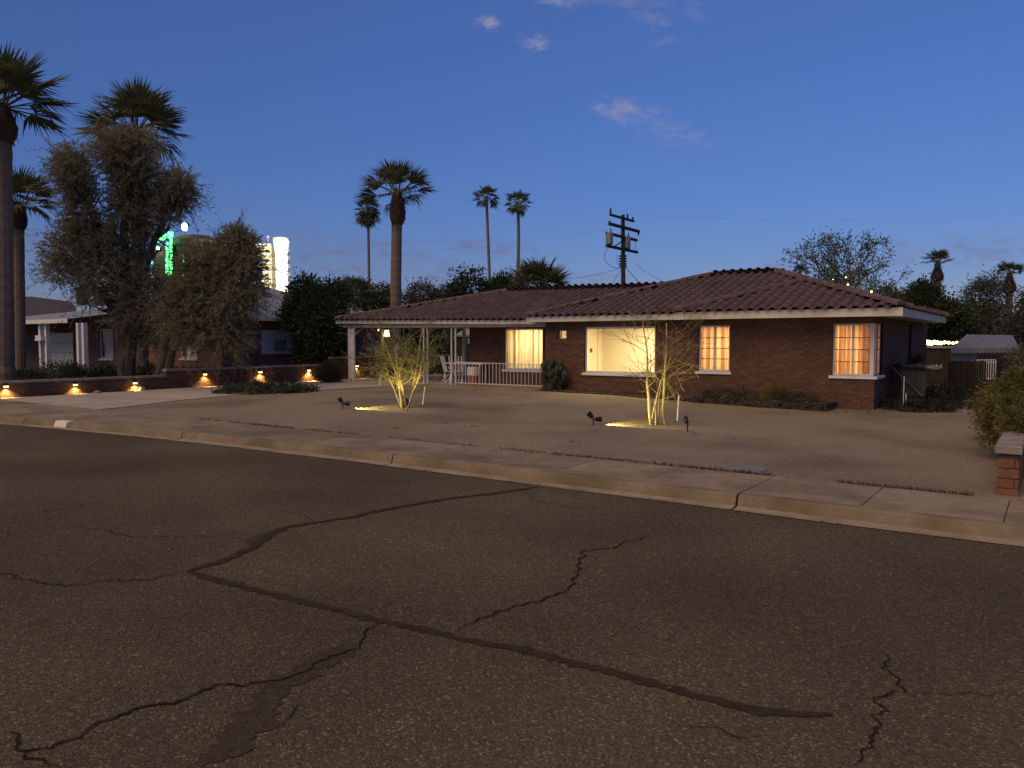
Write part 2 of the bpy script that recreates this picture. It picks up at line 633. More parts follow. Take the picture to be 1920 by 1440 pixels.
def clumps(blobs, per, sig, seed, reject=None):
    """blobs: (centre, radii, n clumps). returns points and outward directions."""
    rg = np.random.default_rng(seed)
    PP, DD = [], []
    for c, r, n in blobs:
        c, r = np.array(c), np.array(r)
        d = rg.normal(size=(n, 3))
        d /= np.linalg.norm(d, axis=1, keepdims=True)
        rad = rg.uniform(.25, 1, (n, 1)) ** .45 * rg.uniform(.82, 1.12, (n, 1))
        cc = c + d * r * rad
        for k in range(n):
            if reject is not None and reject(cc[k], rg):
                continue
            m = max(3, int(per * rg.uniform(.5, 1.5)))
            o = rg.normal(size=(m, 3)) * sig * rg.uniform(.6, 1.4)
            PP.append(cc[k] + o)
            DD.append(o / sig * .6 + d[k] * .8 + rg.normal(size=(m, 3)) * .5)
    return np.concatenate(PP), np.concatenate(DD)


def sprays(blobs, seed, length=.5, needles=11, up=.5, reject=None, droop=0.0):
    """feathery sprigs: short needles along many little twigs"""
    rg = np.random.default_rng(seed)
    PP, DD = [], []
    for c, r, n in blobs:
        c, r = np.array(c), np.array(r)
        d = rg.normal(size=(n, 3))
        d /= np.linalg.norm(d, axis=1, keepdims=True)
        rad = rg.uniform(.1, 1, (n, 1)) ** .5 * rg.uniform(.72, 1.06, (n, 1))
        base = c + d * r * rad
        dr = d * .8 + rg.normal(size=(n, 3)) * .45 + np.array([0, 0, up - droop])
        dr /= np.linalg.norm(dr, axis=1, keepdims=True)
        ln = length * rg.uniform(.5, 1.5, (n, 1))
        keep = np.ones(n, bool)
        if reject is not None:
            keep = np.array([not reject(base[k], rg) for k in range(n)])
        base, dr, ln = base[keep], dr[keep], ln[keep]
        m = len(base)
        for k in range(needles):
            t = (k + rg.uniform(0, 1, (m, 1))) / needles
            sag = np.zeros((m, 3))
            sag[:, 2] = -droop * (t[:, 0] ** 2) * ln[:, 0]
            PP.append(base + dr * ln * t + sag)
            DD.append(dr + rg.normal(size=(m, 3)) * .55)
    return np.concatenate(PP), np.concatenate(DD)


def grow(mb, p, d, ln, r, lev, rg, tips, spread=.6, nchild=3, shrink=.68, seg=5, up=.15, rmin=.004, start=.45):
    """recursive limb"""
    d = Vector(d).normalized()
    n = 4
    pts, rad = [Vector(p)], [r]
    dd = d.copy()
    for i in range(n):
        dd = (dd + Vector(rg.normal(size=3)) * .10 + Vector((0, 0, up * .25))).normalized()
        pts.append(pts[-1] + dd * ln / n)
        rad.append(max(rmin, r * (1 - .5 * (i + 1) / n)))
    mb.tube(pts, rad, seg if r > .02 else 3, cap=False)
    if lev == 0:
        tips.append((pts[-1], dd))
        tips.append((pts[-2], dd))
        return
    for k in range(nchild):
        t = start + (1 - start) * (k + rg.uniform(.2, 1)) / nchild
        i = min(n - 1, int(t * n))
        q = pts[i].lerp(pts[i + 1], t * n - i if t * n - i <= 1 else 1)
        nd = (dd + Vector(rg.normal(size=3)) * spread + Vector((0, 0, up))).normalized()
        grow(mb, q, nd, ln * shrink * rg.uniform(.75, 1.2), max(rmin, r * .55), lev - 1, rg, tips, spread, nchild, shrink, seg, up, rmin, start)


# ---- bricks
class Bricks:
    def __init__(self, L=.2, H=.062, j=.010, T=.05):
        self.L, self.H, self.j, self.T = L, H, j, T
        self.full, self.part = [], []

    def face(self, axis, c, n, a0, a1, z0, z1, openings=(), proud=.008, full=True):
        """axis 'x': face in plane y=c running along x; n = outward sign"""
        L, H, j = self.L, self.H, self.j
        nr = int((z1 - z0) / (H + j))
        for r in range(nr):
            zb = z0 + r * (H + j)
            zt = zb + H
            spans = [(a0, a1)]
            for (o0, o1, p0, p1) in openings:
                if zt > p0 and zb < p1:
                    ns = []
                    for s0, s1 in spans:
                        if o1 <= s0 or o0 >= s1:
                            ns.append((s0, s1))
                        else:
                            if o0 > s0:
                                ns.append((s0, o0))
                            if o1 < s1:
                                ns.append((o1, s1))
                    spans = ns
            for s0, s1 in spans:
                k0 = math.floor((s0 - a0) / (L + j)) - 1
                x = a0 + k0 * (L + j) + (0.5 * (L + j) if r % 2 else 0)
                while x < s1:
                    b0, b1 = max(x, s0), min(x + L, s1)
                    if b1 - b0 > .02:
                        dp = proud + random.uniform(-.003, .003)
                        m0, m1 = (c + n * dp, c - n * (self.T - dp))
                        mid = (m0 + m1) / 2
                        cc = ((b0 + b1) / 2, mid, (zb + zt) / 2) if axis == 'x' else (mid, (b0 + b1) / 2, (zb + zt) / 2)
                        rec = (cc, b1 - b0, axis)
                        (self.full if (b1 - b0 > L - .001 and full) else self.part).append(rec)
                    x += L + j
        return self

    def finish(self, parent, mat='brick', n=300, name='brick', stuff='brickwork'):
        self.full.sort(key=lambda r: (Vector(r[0]) - CAM).length)
        ind, rest = self.full[:n], self.full[n:] + self.part
        unit = {}
        for ax in ('x', 'y'):
            mb = MB()
            hx, hy = (self.L / 2, self.T / 2) if ax == 'x' else (self.T / 2, self.L / 2)
            mb.box(-hx, hx, -hy, hy, -self.H / 2, self.H / 2, 0.0)
            unit[ax] = mesh_from(name, mb.v, mb.f, M[mat], None, mb.t)
        for cc, w, ax in ind:
            piece(name, unit[ax], parent, cc)
        if rest:
            mb = MB()
            for (x, y, z), w, ax in rest:
                hx, hy = (w / 2, self.T / 2) if ax == 'x' else (self.T / 2, w / 2)
                mb.box(x - hx, x + hx, y - hy, y + hy, z - self.H / 2, z + self.H / 2)
            mb.build(stuff, mat, parent, kind='stuff')


def core(mb, axis, c0, c1, a0, a1, z0, z1, openings=()):
    """a wall slab between c0 and c1 with rectangular openings"""
    cuts = sorted({a0, a1, *[o[0] for o in openings], *[o[1] for o in openings]})
    for s0, s1 in zip(cuts[:-1], cuts[1:]):
        mid = (s0 + s1) / 2
        zs = [(z0, z1)]
        for (o0, o1, p0, p1) in openings:
            if o0 < mid < o1:
                zs = [q for (u, v) in zs for q in ((u, min(v, p0)), (max(u, p1), v)) if q[1] - q[0] > .001]
        for u, v in zs:
            if axis == 'x':
                mb.box(s0, s1, c0, c1, u, v)
            else:
                mb.box(c0, c1, s0, s1, u, v)


# ------------------------------------------------------------------ the ground
def sstep(a, b, x):
    t = min(1, max(0, (x - a) / (b - a)))
    return t * t * (3 - 2 * t)


def gz(x, y):
    if y > -11.6:
        base = .02 + .17 * sstep(0, -9.5, x) - .05 * sstep(-14, -20, x) if x < 0 else .02 + .05 * sstep(1.5, 5, x)
        t = sstep(-11.6, -5.0, y)
        return .122 * (1 - t) + base * t
    return .122


def kerb_y(x):                     # top front edge of the kerb
    a = -x
    return -12.88 - .0068 * max(0, a - 4) ** 2 if a < 30 else -12.88 - .0068 * 26 ** 2


def sheet(name, xs, ylo, yhi, ny, zf, mat, kind='structure'):
    mb = MB()
    nx = len(xs)
    for i, x in enumerate(xs):
        a, b = ylo(x), yhi(x)
        for j in range(ny + 1):
            y = a + (b - a) * j / ny
            mb.v.append((x, y, zf(x, y)))
    for i in range(nx - 1):
        for j in range(ny):
            a = i * (ny + 1) + j
            mb.f.append((a, a + ny + 1, a + ny + 2, a + 1))
            mb.t.append(0)
    return mb.build(name, mat, None, smooth=True, kind=kind)


mb = MB()
mb.add([(-1500, -1500, -.35), (1500, -1500, -.35), (1500, 1500, -.35), (-1500, 1500, -.35)], [(0, 1, 2, 3)])
struct(mb.build('ground', 'far_ground'))
xs_r = [-90, -60, -45] + [-30 + i for i in range(0, 37)] + [10, 20, 40]
road = sheet('road', xs_r, lambda x: -26.0, lambda x: kerb_y(x) - .17, 8, lambda x, y: 0.0, 'asphalt')
OFF[road] = Vector((0, 0, 0))
yard = sheet('gravel_yard', [-60, -50, -40, -34, -30] + [-28 + .5 * i for i in range(0, 66)] + [6, 9, 14, 30],
             lambda x: -11.6, lambda x: 10.0, 50, gz, 'granite')
back = sheet('back_ground', [-120, -80, -60, -30, 0, 30], lambda x: 10.0, lambda x: 130.0, 6, lambda x, y: .05, 'far_ground')

# kerb pieces with gutter pan, joints every 4.9 m
kerb_root = bpy.data.objects.new('kerb', None)
COL.objects.link(kerb_root)
OFF[kerb_root] = Vector((0, 0, 0))
kerb_root['kind'] = 'structure'
prof = [(-.175, .004), (-.11, .006), (-.05, .018), (-.038, .06), (-.018, .115), (.0, .130), (.04, .136), (.118, .136), (.118, -.1)]
joints = [9.8 + 4.9 * i - 4.0 for i in range(-20, 3)]
joints = [1.0 + 4.9 * k for k in range(-14, 4)]
for k in range(len(joints) - 1):
    x0, x1 = joints[k] + .012, joints[k + 1] - .012
    mb = MB()
    n = 6
    for i in range(n + 1):
        x = x0 + (x1 - x0) * i / n
        ky = kerb_y(x)
        wob = .006 * math.sin(x * 3.1) + .004 * math.sin(x * 7.7)
        for (dy, z) in prof:
            mb.v.append((x, ky + dy + (wob if dy < -.1 else 0), z))
    m = len(prof)
    for i in range(n):
        for j in range(m - 1):
            a = i * m + j
            mb.f.append((a, a + m, a + m + 1, a + 1))
            mb.t.append(0)
    mb.f += [tuple(range(m)), tuple(n * m + j for j in range(m - 1, -1, -1))]
    mb.t += [0, 0]
    mb.build('kerb_segment', 'gutter', kerb_root)
    mb = MB()
    for i in range(n + 1):
        x = x0 + (x1 - x0) * i / n
        ky = kerb_y(x)
        for dy, z in ((-.21 + .012 * math.sin(x * 2.3) + .008 * math.sin(x * 6.1), .0075), (-.12, .010), (-.052, .021)):
            mb.v.append((x, ky + dy, z))
    for i in range(n):
        for j in range(2):
            a = i * 3 + j
            mb.f.append((a, a + 3, a + 4, a + 1))
            mb.t.append(0)
    mb.build('gutter_pan', 'pan', kerb_root)
mb = MB()
for xj in joints:
    ky = kerb_y(xj)
    mb.box(xj - .0125, xj + .0125, ky - .165, ky + .118, -.05, .002)
    mb.box(xj - .0125, xj + .0125, ky + .02, ky + .118, .002, .10)
mb.build('joint_filler', 'crack', kerb_root)

# sidewalk slabs
walk = bpy.data.objects.new('sidewalk', None)
COL.objects.link(walk)
OFF[walk] = Vector((0, 0, 0))
walk['kind'] = 'structure'
sx = 1.0 + 1.163 * 6
while sx > -45:
    x1, x0 = sx, sx - 1.163
    big = any(abs(x1 - q) < .25 for q in joints)
    g0, g1 = .004, (.012 if big else .004)
    mb = MB()
    ya0, ya1 = kerb_y(x0) + .120, kerb_y(x1) + .120
    dz = random.uniform(-.002, .002)
    zt = .137 + dz
    b = .012
    lo, hi = x0 + g0, x1 - g1
    vs = [(lo, ya0, .02), (hi, ya1, .02), (hi, -11.6, .02), (lo, -11.6, .02),
          (lo, ya0, zt - .006), (hi, ya1, zt - .006), (hi, -11.6, zt - .006), (lo, -11.6, zt - .006),
          (lo + b, ya0 + b, zt), (hi - b, ya1 + b, zt), (hi - b, -11.6 - b, zt), (lo + b, -11.6 - b, zt)]
    mb.add(vs, [(0, 1, 5, 4), (1, 2, 6, 5), (2, 3, 7, 6), (3, 0, 4, 7), (4, 5, 9, 8), (5, 6, 10, 9), (6, 7, 11, 10), (7, 4, 8, 11), (8, 9, 10, 11)])
    mb.build('slab', 'walk', walk)
    sx -= 1.163
mb = MB()
mb.box(-60, 14, -12.3, -11.62, -.05, .10)
for x0 in range(-60, 14, 4):
    mb.box(x0, x0 + 4, max(kerb_y(x0), kerb_y(x0 + 4)) + .14, -12.3, -.05, .10)
mb.build('slab_bed', 'crack', walk)

# driveway on the left
drive = sheet('driveway', [-20.4 + .25 * i for i in range(0, 24)],
              lambda x: -11.59 if x < -15.0 else -11.59 + .0 * x, lambda x: 7.5, 60, lambda x, y: gz(x, y) + .012, 'drive')


def drive_right(y):
    pts = [(-11.6, -14.5), (-9.8, -15.2), (-7.6, -15.65), (-4.3, -15.35), (-1.2, -14.9), (0.2, -14.2), (8, -14.2)]
    for (a, xa), (b, xb) in zip(pts[:-1], pts[1:]):
        if a <= y <= b:
            return xa + (xb - xa) * (y - a) / (b - a)
    return pts[-1][1]


me = drive.data
for v in me.vertices:              # pull the right edge onto the driveway's curved border
    t = (v.co.x + 20.4) / (23 * .25)
    xr = drive_right(v.co.y) + .05 * math.sin(v.co.y * 2.3) + .03 * math.sin(v.co.y * 5.1)
    v.co.x = -20.4 + t * (xr + 20.4)
    v.co.z = gz(v.co.x, v.co.y) + .012
lawn = sheet('lawn', [-60, -50, -44, -40, -36, -32, -28, -26, -24, -22, -20.75], lambda x: -11.59, lambda x: 10, 40,
             lambda x, y: gz(x, y) + .02, 'lawn')

# cracks and tar seams in the road
TAR = [([(1010, 914), (960, 921), (850, 935), (725, 955), (665, 970), (590, 980), (545, 987), (505, 1002), (470, 1030), (425, 1050), (350, 1072)], .085, 'tar'),
       ([(350, 1072), (445, 1097), (560, 1127), (700, 1160), (850, 1195), (960, 1215), (1085, 1245), (1210, 1280), (1310, 1310), (1410, 1332), (1485, 1343), (1562, 1343)], .075, 'tar'),
       ([(655, 1205), (620, 1232), (575, 1260), (525, 1285), (500, 1320), (480, 1355), (440, 1395), (370, 1436)], .17, 'tar_old'),
       ([(510, 995), (490, 1010), (470, 1022)], .16, 'tar_old')]
CRACK = [([(722, 1170), (690, 1190), (625, 1228), (600, 1245), (525, 1279), (495, 1284), (405, 1290), (345, 1310), (200, 1355), (80, 1395), (50, 1408), (0, 1380)], .022),
         ([(60, 1404), (85, 1425), (92, 1445)], .03), ([(575, 1318), (545, 1348), (525, 1368)], .014),
         ([(1225, 1007), (1180, 1020), (1135, 1030), (1110, 1035), (1090, 1065), (1065, 1100), (1020, 1120), (960, 1140), (880, 1162), (850, 1182)], .020),
         ([(1653, 1228), (1660, 1255), (1677, 1275), (1697, 1300), (1650, 1315), (1635, 1360), (1615, 1385), (1600, 1437)], .016),
         ([(-10, 1070), (30, 1080), (75, 1092), (125, 1097), (200, 1089), (275, 1087), (345, 1074)], .018),
         ([(150, 987), (200, 1000), (250, 1007), (350, 1011), (425, 1005), (475, 1002)], .014),
         ([(1260, 1352), (1320, 1367), (1410, 1385), (1440, 1384)], .010), ([(590, 978), (560, 965), (520, 958)], .012),
         ([(960, 915), (1010, 940), (1080, 952), (1150, 955)], .012), ([(50, 970), (90, 955), (150, 950), (265, 928)], .014),
         ([(1697, 1300), (1790, 1303), (1900, 1296)], .008)]


def ribbon(name, pts, w, z, mat, seed, jit):
    rg = np.random.default_rng(seed)
    P = [on_ground(x, y, 0) for x, y in pts]
    Q = []
    for a, b in zip(P[:-1], P[1:]):
        n = max(2, int((b - a).length / .03))
        for i in range(n):
            Q.append(a.lerp(b, i / n))
    Q.append(P[-1])
    mb = MB()
    off = 0.0
    n = len(Q)
    for i, q in enumerate(Q):
        d = Q[min(i + 1, n - 1)] - Q[max(0, i - 1)]
        s = Vector((-d.y, d.x, 0)).normalized()
        off = off * .8 + rg.normal() * jit
        ww = w * rg.uniform(.65, 1.25) * min(1, .25 + i / 6, .25 + (n - 1 - i) / 6)
        c = q + s * off
        ja, jb = rg.uniform(.75, 1.25), rg.uniform(.75, 1.25)
        mb.v += [tuple(c - s * ww / 2 * ja + Vector((0, 0, z))), tuple(c + s * ww / 2 * jb + Vector((0, 0, z)))]
    for i in range(n - 1):
        mb.f.append((2 * i, 2 * i + 2, 2 * i + 3, 2 * i + 1))
        mb.t.append(0)
    return mb.build(name, mat, road)


for i, (p, w, m) in enumerate(TAR):
    ribbon('tar_seam', p, w, .004 + .0015 * (m == 'tar'), m, i, .006 if m == 'tar' else .014)
for i, (p, w) in enumerate(CRACK):
    ribbon('crack', p, w * .72, .008, 'crack', 40 + i, .017)

# painted patch on the kerb
ky = kerb_y(-12.6)
mb = MB()
x0, x1 = -12.62, -12.22
vs = []
for x in (x0, x1):
    for dy, z in ((-.055, .021), (-.043, .062), (-.0235, .1175), (-.004, .134), (.04, .1405), (.11, .1405)):
        xs_ = x - (.05 if dy < 0 else 0)
        vs.append((xs_, kerb_y(xs_) + dy, z))
mb.add(vs, [(j, 6 + j, 7 + j, 1 + j) for j in range(5)])
mb.build('painted_patch', 'plate', kerb_root)

# grass creeping out of the joint behind the sidewalk
P, Dr = [], []
for (x0, x1, n) in ((-8.9, -7.6, 260), (-7.4, -6.0, 160), (-5.3, -3.4, 160), (-3.0, -2.2, 120), (-2.1, -.2, 420), (-.2, .95, 420), (1.7, 3.0, 420), (-9.6, -9.0, 60), (-10.6, -9.8, 60)):
    for i in range(n):
        P.append((RNG.uniform(x0, x1), -11.585 + abs(RNG.normal()) * .03, .125))
        Dr.append((RNG.normal() * .6, RNG.normal() * .6 - .3, .8))
tag(leaves('grass', None, 'dry', P, Dr, .055, .01, 'stuff'), 'low dry grass along the back edge of the sidewalk', 'grass')
# loose stones on the yard
mb = MB()
for i in range(5200):
    y = -11.5 + 10.0 * RNG.uniform() ** 1.9
    x = RNG.uniform(-15 if y > -9 else -13, 3.0)
    if x < drive_right(y) + .2 or y > -1.3:
        continue
    r = RNG.uniform(.008, .02) * (1.5 if i % 23 == 0 else 1)
    z = gz(x, y)
    mb.add([(x - r, y - r * .6, z - .002), (x + r, y - r * .7, z - .002), (x + r * .3, y + r, z - .002), (x, y, z + r * .45)], [(0, 1, 3), (1, 2, 3), (2, 0, 3)])
tag(mb.build('gravel', 'pebble', None, kind='stuff'), 'loose pale pebbles strewn over the tan yard', 'gravel')
P, Dr = [], []
for i in range(20):
    x, y = RNG.uniform(-12, 2.8), RNG.uniform(-11.2, -1.6)
    for k in range(int(RNG.uniform(4, 16))):
        P.append((x + RNG.normal() * .05, y + RNG.normal() * .05, gz(x, y) + .004))
        Dr.append((RNG.normal(), RNG.normal(), .35))
tag(leaves('litter', None, 'dry', P, Dr, .05, .016, 'stuff'), 'dry leaf litter and sprouts scattered over the gravel', 'litter')
P, Dr = [], []
for (x, y) in [(480, 1217), (765, 941), (950, 1100), (1500, 1180), (300, 960), (1250, 1290), (640, 1100), (1700, 1120), (200, 1200), (1420, 1010)]:
    q = on_ground(x, y, .006)
    P.append(tuple(q))
    Dr.append((RNG.normal(), RNG.normal(), .12))
for i in range(260):
    x = RNG.uniform(-16, 5)
    P.append((x, kerb_y(x) - .23 - abs(RNG.normal()) * .05, .012))
    Dr.append((RNG.normal(), RNG.normal(), .2))
tag(leaves('leaf_litter', None, 'dry', P, Dr, .035, .014, 'stuff'), 'small dry leaves lying on the road and in the gutter', 'litter')

# ------------------------------------------------------------------ the brick house
EZ = 2.33                         # underside of the eaves
house = thing('brick_house', 'long low red brick house with clay tiled hip roof and glowing windows', 'house', (-5, 4, 0))
openF = [(-1.0, .3, .86, 2.16), (-4.56, -3.66, .89, 2.16), (-8.22, -5.86, .76, 2.16), (-9.16, -8.87, 1.80, 2.07)]
openS = [(-.3, 1.03, .86, 2.16)]
openP = [(-12.35, -10.72, .73, 2.17)]
mb = MB()
core(mb, 'x', .008, .22, -9.65, -.008, -.2, EZ, [(-1.0, -.008, .86, 2.16)] + openF[1:])
core(mb, 'y', -.22, -.008, .22, 9.2, -.2, EZ, [(.22, 1.03, .86, 2.16)])
core(mb, 'y', -9.642, -9.43, .22, 1.72, -.2, EZ)
core(mb, 'x', 1.508, 1.72, -13.9, -9.642, -.2, EZ, openP)
core(mb, 'y', -13.892, -13.68, 1.72, 9.0, -.2, EZ)
core(mb, 'x', 9.0, 9.2, -13.68, -.22, -.2, EZ)
wall = mb.build('wall', 'mortar', house)
br = Bricks()
br.face('x', 0.008, -1, -9.65, 0.0, -.02, EZ - .02, openF)
br.face('y', -.008, 1, 0.05, 9.2, -.02, EZ - .02, openS)
br.face('y', -9.642, -1, .05, 1.5, .15, EZ - .02)
br.face('x', 1.508, -1, -13.9, -9.65, .15, EZ - .02, openP)
br.finish(wall)

# rooms behind the windows
mb = MB()
mb.box(-13.68, -.22, 1.75, 9.0, 2.30, 2.34)
mb.box(-9.42, -.22, .22, 1.75, 2.30, 2.34)
mb.build('room_ceiling', 'plaster', house)
mb = MB()
mb.box(-13.68, -.22, 1.72, 9.0, .1, .15)
mb.box(-9.42, -.22, .22, 1.72, .1, .15)
mb.build('room_floor', 'floorw', house)
mb = MB()
mb.box(-9.43, -.22, 3.34, 3.44, .15, 2.30)
mb.box(-5.3, -5.2, .22, 3.34, .15, 2.30)
mb.box(-9.45, -9.41, .225, 3.34, .15, 2.30)
mb.box(-9.60, -9.45, 1.73, 3.34, .15, 2.30)
mb.box(-13.68, -9.70, 4.6, 4.7, .15, 2.30)
rw = mb.build('room_wall', 'plaster', house)
sp = on_x(1108, 657, -9.41)
mb = MB()
mb.box(-9.41, -9.395, sp.y - .07, sp.y + .07, sp.z - .07, sp.z + .07)
mb.build('light_switch', 'switch', rw)
mb = MB()
mb.box(-9.41, -9.37, 2.95, 3.02, .15, 2.2)
mb.build('door_trim', 'plaster', rw)
for nm, loc, e, c, sz in (('living_room_light', (-6.9, 1.7, 2.27), 170, (1, .78, .40), 1.2), ('bedroom_light', (-1.3, 1.35, 2.2), 92, (1, .69, .32), .7),
                          ('bedroom_light', (-3.9, 1.35, 2.2), 74, (1, .69, .32), .7), ('hall_light', (-11.5, 2.7, 2.25), 66, (1, .70, .30), .8)):
    lamp(nm, 'AREA', e, c, loc, house, Vector(loc) - Vector((0, .001, 1)), shape='SQUARE', size=sz)


def window(x0, x1, z0, z1, cols, rows, y=0.0, fr=.05, sill=True, side=False, fy=.07):
    """steel window set back in its opening; side=True: in the x=0 wall, x0..x1 run along y"""
    def bx(mbb, a0, a1, d0, d1, u, v):
        if side:
            mbb.box(-d1, -d0, a0, a1, u, v)
        else:
            mbb.box(a0, a1, y + d0, y + d1, u, v)
    f = MB()
    d0, d1 = fy, fy + .05
    bx(f, x0, x0 + fr, d0, d1, z0, z1)
    bx(f, x1 - fr, x1, d0, d1, z0, z1)
    bx(f, x0 + fr, x1 - fr, d0, d1, z0, z0 + fr)
    bx(f, x0 + fr, x1 - fr, d0, d1, z1 - fr, z1)
    w = f.build('window', 'sash', house)
    if cols > 1 or rows > 1:
        a0, a1, u, v = x0 + fr, x1 - fr, z0 + fr, z1 - fr
        for c in range(1, cols):
            m = MB()
            xm = a0 + (a1 - a0) * c / cols
            bx(m, xm - .022, xm + .022, d0 + .004, d1 - .004, u, v)
            m.build('mullion', 'sash', w)
        for r in range(1, rows):
            m = MB()
            zm = u + (v - u) * r / rows
            for c in range(cols):
                s0 = a0 + (a1 - a0) * c / cols + (.022 if c else 0)
                s1 = a0 + (a1 - a0) * (c + 1) / cols - (.022 if c < cols - 1 else 0)
                bx(m, s0, s1, d0 + .012, d1 - .012, zm - .011, zm + .011)
            m.build('muntin', 'muntin', w)
    for c in range(cols):
        for r in range(rows):
            g = MB()
            a0 = x0 + fr + (x1 - x0 - 2 * fr) * c / cols
            a1 = x0 + fr + (x1 - x0 - 2 * fr) * (c + 1) / cols
            u = z0 + fr + (z1 - z0 - 2 * fr) * r / rows
            v = z0 + fr + (z1 - z0 - 2 * fr) * (r + 1) / rows
            if side:
                g.add([(-d0 - .025, a0, u), (-d0 - .025, a1, u), (-d0 - .025, a1, v), (-d0 - .025, a0, v)], [(0, 1, 2, 3)])
            else:
                g.add([(a0, y + d0 + .025, u), (a1, y + d0 + .025, u), (a1, y + d0 + .025, v), (a0, y + d0 + .025, v)], [(0, 1, 2, 3)])
            g.build('pane', 'glass', w)
    if sill:
        s = MB()
        bx(s, x0 - .06, x1 + .06, -.05, fy + .08, z0 - .075, z0 - .002)
        s.build('sill', 'white', w)
    return w


w1 = window(-1.0, -.075, .86, 2.16, 2, 4, sill=False, fr=.045)
w2 = window(.075, 1.03, .86, 2.16, 2, 4, side=True, sill=False, fr=.045)
m = MB()
m.box(-.125, -.03, .03, .125, .86, 2.16)
m.build('corner_post', 'sash', w1)
m = MB()
m.box(-1.06, .06, -.06, .20, .785, .857)
m.box(-.20, .06, .20, 1.09, .785, .857)
m.build('sill', 'white', w1)
window(-4.56, -3.66, .89, 2.16, 2, 4)
window(-8.22, -5.86, .76, 2.16, 1, 1, fr=.06)
window(-9.16, -8.87, 1.80, 2.07, 1, 1, fr=.025, sill=False)
window(-12.35, -10.72, .73, 2.17, 1, 1, y=1.5, fr=.05)
t = thing('vase', 'small dark leafy sprig standing inside the little square window', 'vase', (-8.95, .2, 1.8))
mb = MB()
mb.lathe((-8.95, .2, 1.802), [(.02, 0), (.03, .04), (.015, .09)], 8)
mb.build('pot', 'orange', t)
leaves('sprig', t, 'dry', [(-8.95 + RNG.normal() * .02, .2 + RNG.normal() * .02, 1.9 + RNG.uniform(0, .06)) for _ in range(60)], RNG.normal(size=(60, 3)), .05, .02)


def curtain(label, p0, p1, z0, z1, mat, amp, wl, seed, group=None, gap=None):
    rg = np.random.default_rng(seed)
    p0, p1 = Vector((*p0, 0)), Vector((*p1, 0))
    L = (p1 - p0).length
    d = (p1 - p0).normalized()
    nrm = Vector((-d.y, d.x, 0))
    n = int(L / .012)
    ph, x = 0.0, 0.0
    mb = MB()
    rows = 7
    phs, amps = [], []
    w = wl
    for i in range(n + 1):
        phs.append(ph)
        if i % 12 == 0:
            w = wl * rg.uniform(.6, 1.7)
            am = amp * rg.uniform(.4, 1.4)
        amps.append(am)
        ph += 2 * math.pi * (L / n) / w
    ks = np.convolve(np.pad(amps, 6, mode='edge'), np.ones(13) / 13, mode='valid')
    for i in range(n + 1):
        for r in range(rows):
            t = r / (rows - 1)
            s = i / n * L
            a = ks[i] * (1.0 + .5 * (1 - t)) * math.sin(phs[i] + .15 * math.sin(2 * t + seed))
            q = p0 + d * (s + .012 * math.sin(phs[i] * 1.0 + 1.3)) + nrm * a
            mb.v.append((q.x, q.y, z0 + (z1 - z0) * t))
    for i in range(n):
        if gap and gap[0] < i / n < gap[1]:
            continue
        for r in range(rows - 1):
            a = i * rows + r
            mb.f.append((a, a + rows, a + rows + 1, a + 1))
            mb.t.append(0)
    base_n = len(mb.v)
    for i in range(n + 1):
        for r in range(rows):
            x, y, z = mb.v[i * rows + r]
            mb.v.append((x + nrm.x * .035, y + nrm.y * .035, z))
    i = 0
    while i < n:
        on, off_ = int(rg.uniform(3, 9)), int(rg.uniform(4, 16))
        for k in range(i, min(n, i + on)):
            if gap and gap[0] < k / n < gap[1]:
                continue
            for r in range(rows - 1):
                a = base_n + k * rows + r
                mb.f.append((a, a + rows, a + rows + 1, a + 1))
                mb.t.append(0)
        i += on + off_
    o = mb.build('curtain', mat, None, smooth=True)
    tag(o, label, 'curtain', group)


g_ = 'curtains hanging inside the lit windows'
curtain('peach pleated curtain behind the front panes of the corner window', (-1.15, .30), (-.12, .30), .55, 2.26, 'curtain', .055, .17, 1, g_)
curtain('peach curtain strip behind the narrow side panes of the corner window', (-.27, .32), (-.27, 1.25), .55, 2.26, 'curtain', .035, .15, 2, g_)
curtain('peach pleated curtain behind the narrow two column window right of the young tree', (-4.75, .33), (-3.5, .33), .55, 2.26, 'curtain', .06, .20, 3, g_, gap=(.215, .235))
curtain('pale yellow sheer curtain filling the window behind the porch railing', (-12.5, 1.86), (-10.55, 1.86), .4, 2.28, 'sheer', .025, .21, 4, g_)

# ---- roof
SL = .314
roof_root_mb = MB()
A_ = dict(
    mid=[(-10.1, -.4, 2.5), (-4.97, -.4, 2.5), (-2.17, 2.49, 3.41), (-3.68, 4.0, 3.88), (-5.6, 4.0, 3.88)],
    wing=[(-5.0, -.7, 2.52), (.66, -.7, 2.52), (-2.17, 2.13, 3.41)],
    right=[(.66, -.7, 2.52), (.66, 8.2, 2.52), (-3.68, 4.0, 3.88), (-2.17, 2.49, 3.41), (-2.17, 2.13, 3.41)],
    left=[(-10.1, 8.4, 2.5), (-10.1, -.4, 2.5), (-5.6, 4.0, 3.88)],
    rear=[(.66, 8.2, 2.52), (-10.1, 8.4, 2.5), (-5.6, 4.0, 3.88), (-3.68, 4.0, 3.88)],
    wingl=[(-5.0, -.7, 2.52), (-2.17, 2.13, 3.41), (-2.17, 2.49, 3.41), (-4.97, -.4, 2.5)],
    porch=[(-19.45, .1, 2.55), (-9.2, .1, 2.40), (-6.6, 4.0, 3.56), (-13.8, 4.0, 3.665)],
    porchl=[(-19.45, 7.9, 2.55), (-19.45, .1, 2.55), (-13.8, 4.0, 3.665)],
    porchr=[(-9.2, 7.9, 2.40), (-19.45, 7.9, 2.55), (-13.8, 4.0, 3.665), (-6.6, 4.0, 3.56)])
for k, poly in A_.items():
    roof_root_mb.add([(x, y, z - (.012 if k != 'wingl' else 0)) for x, y, z in poly], [tuple(range(len(poly)))])
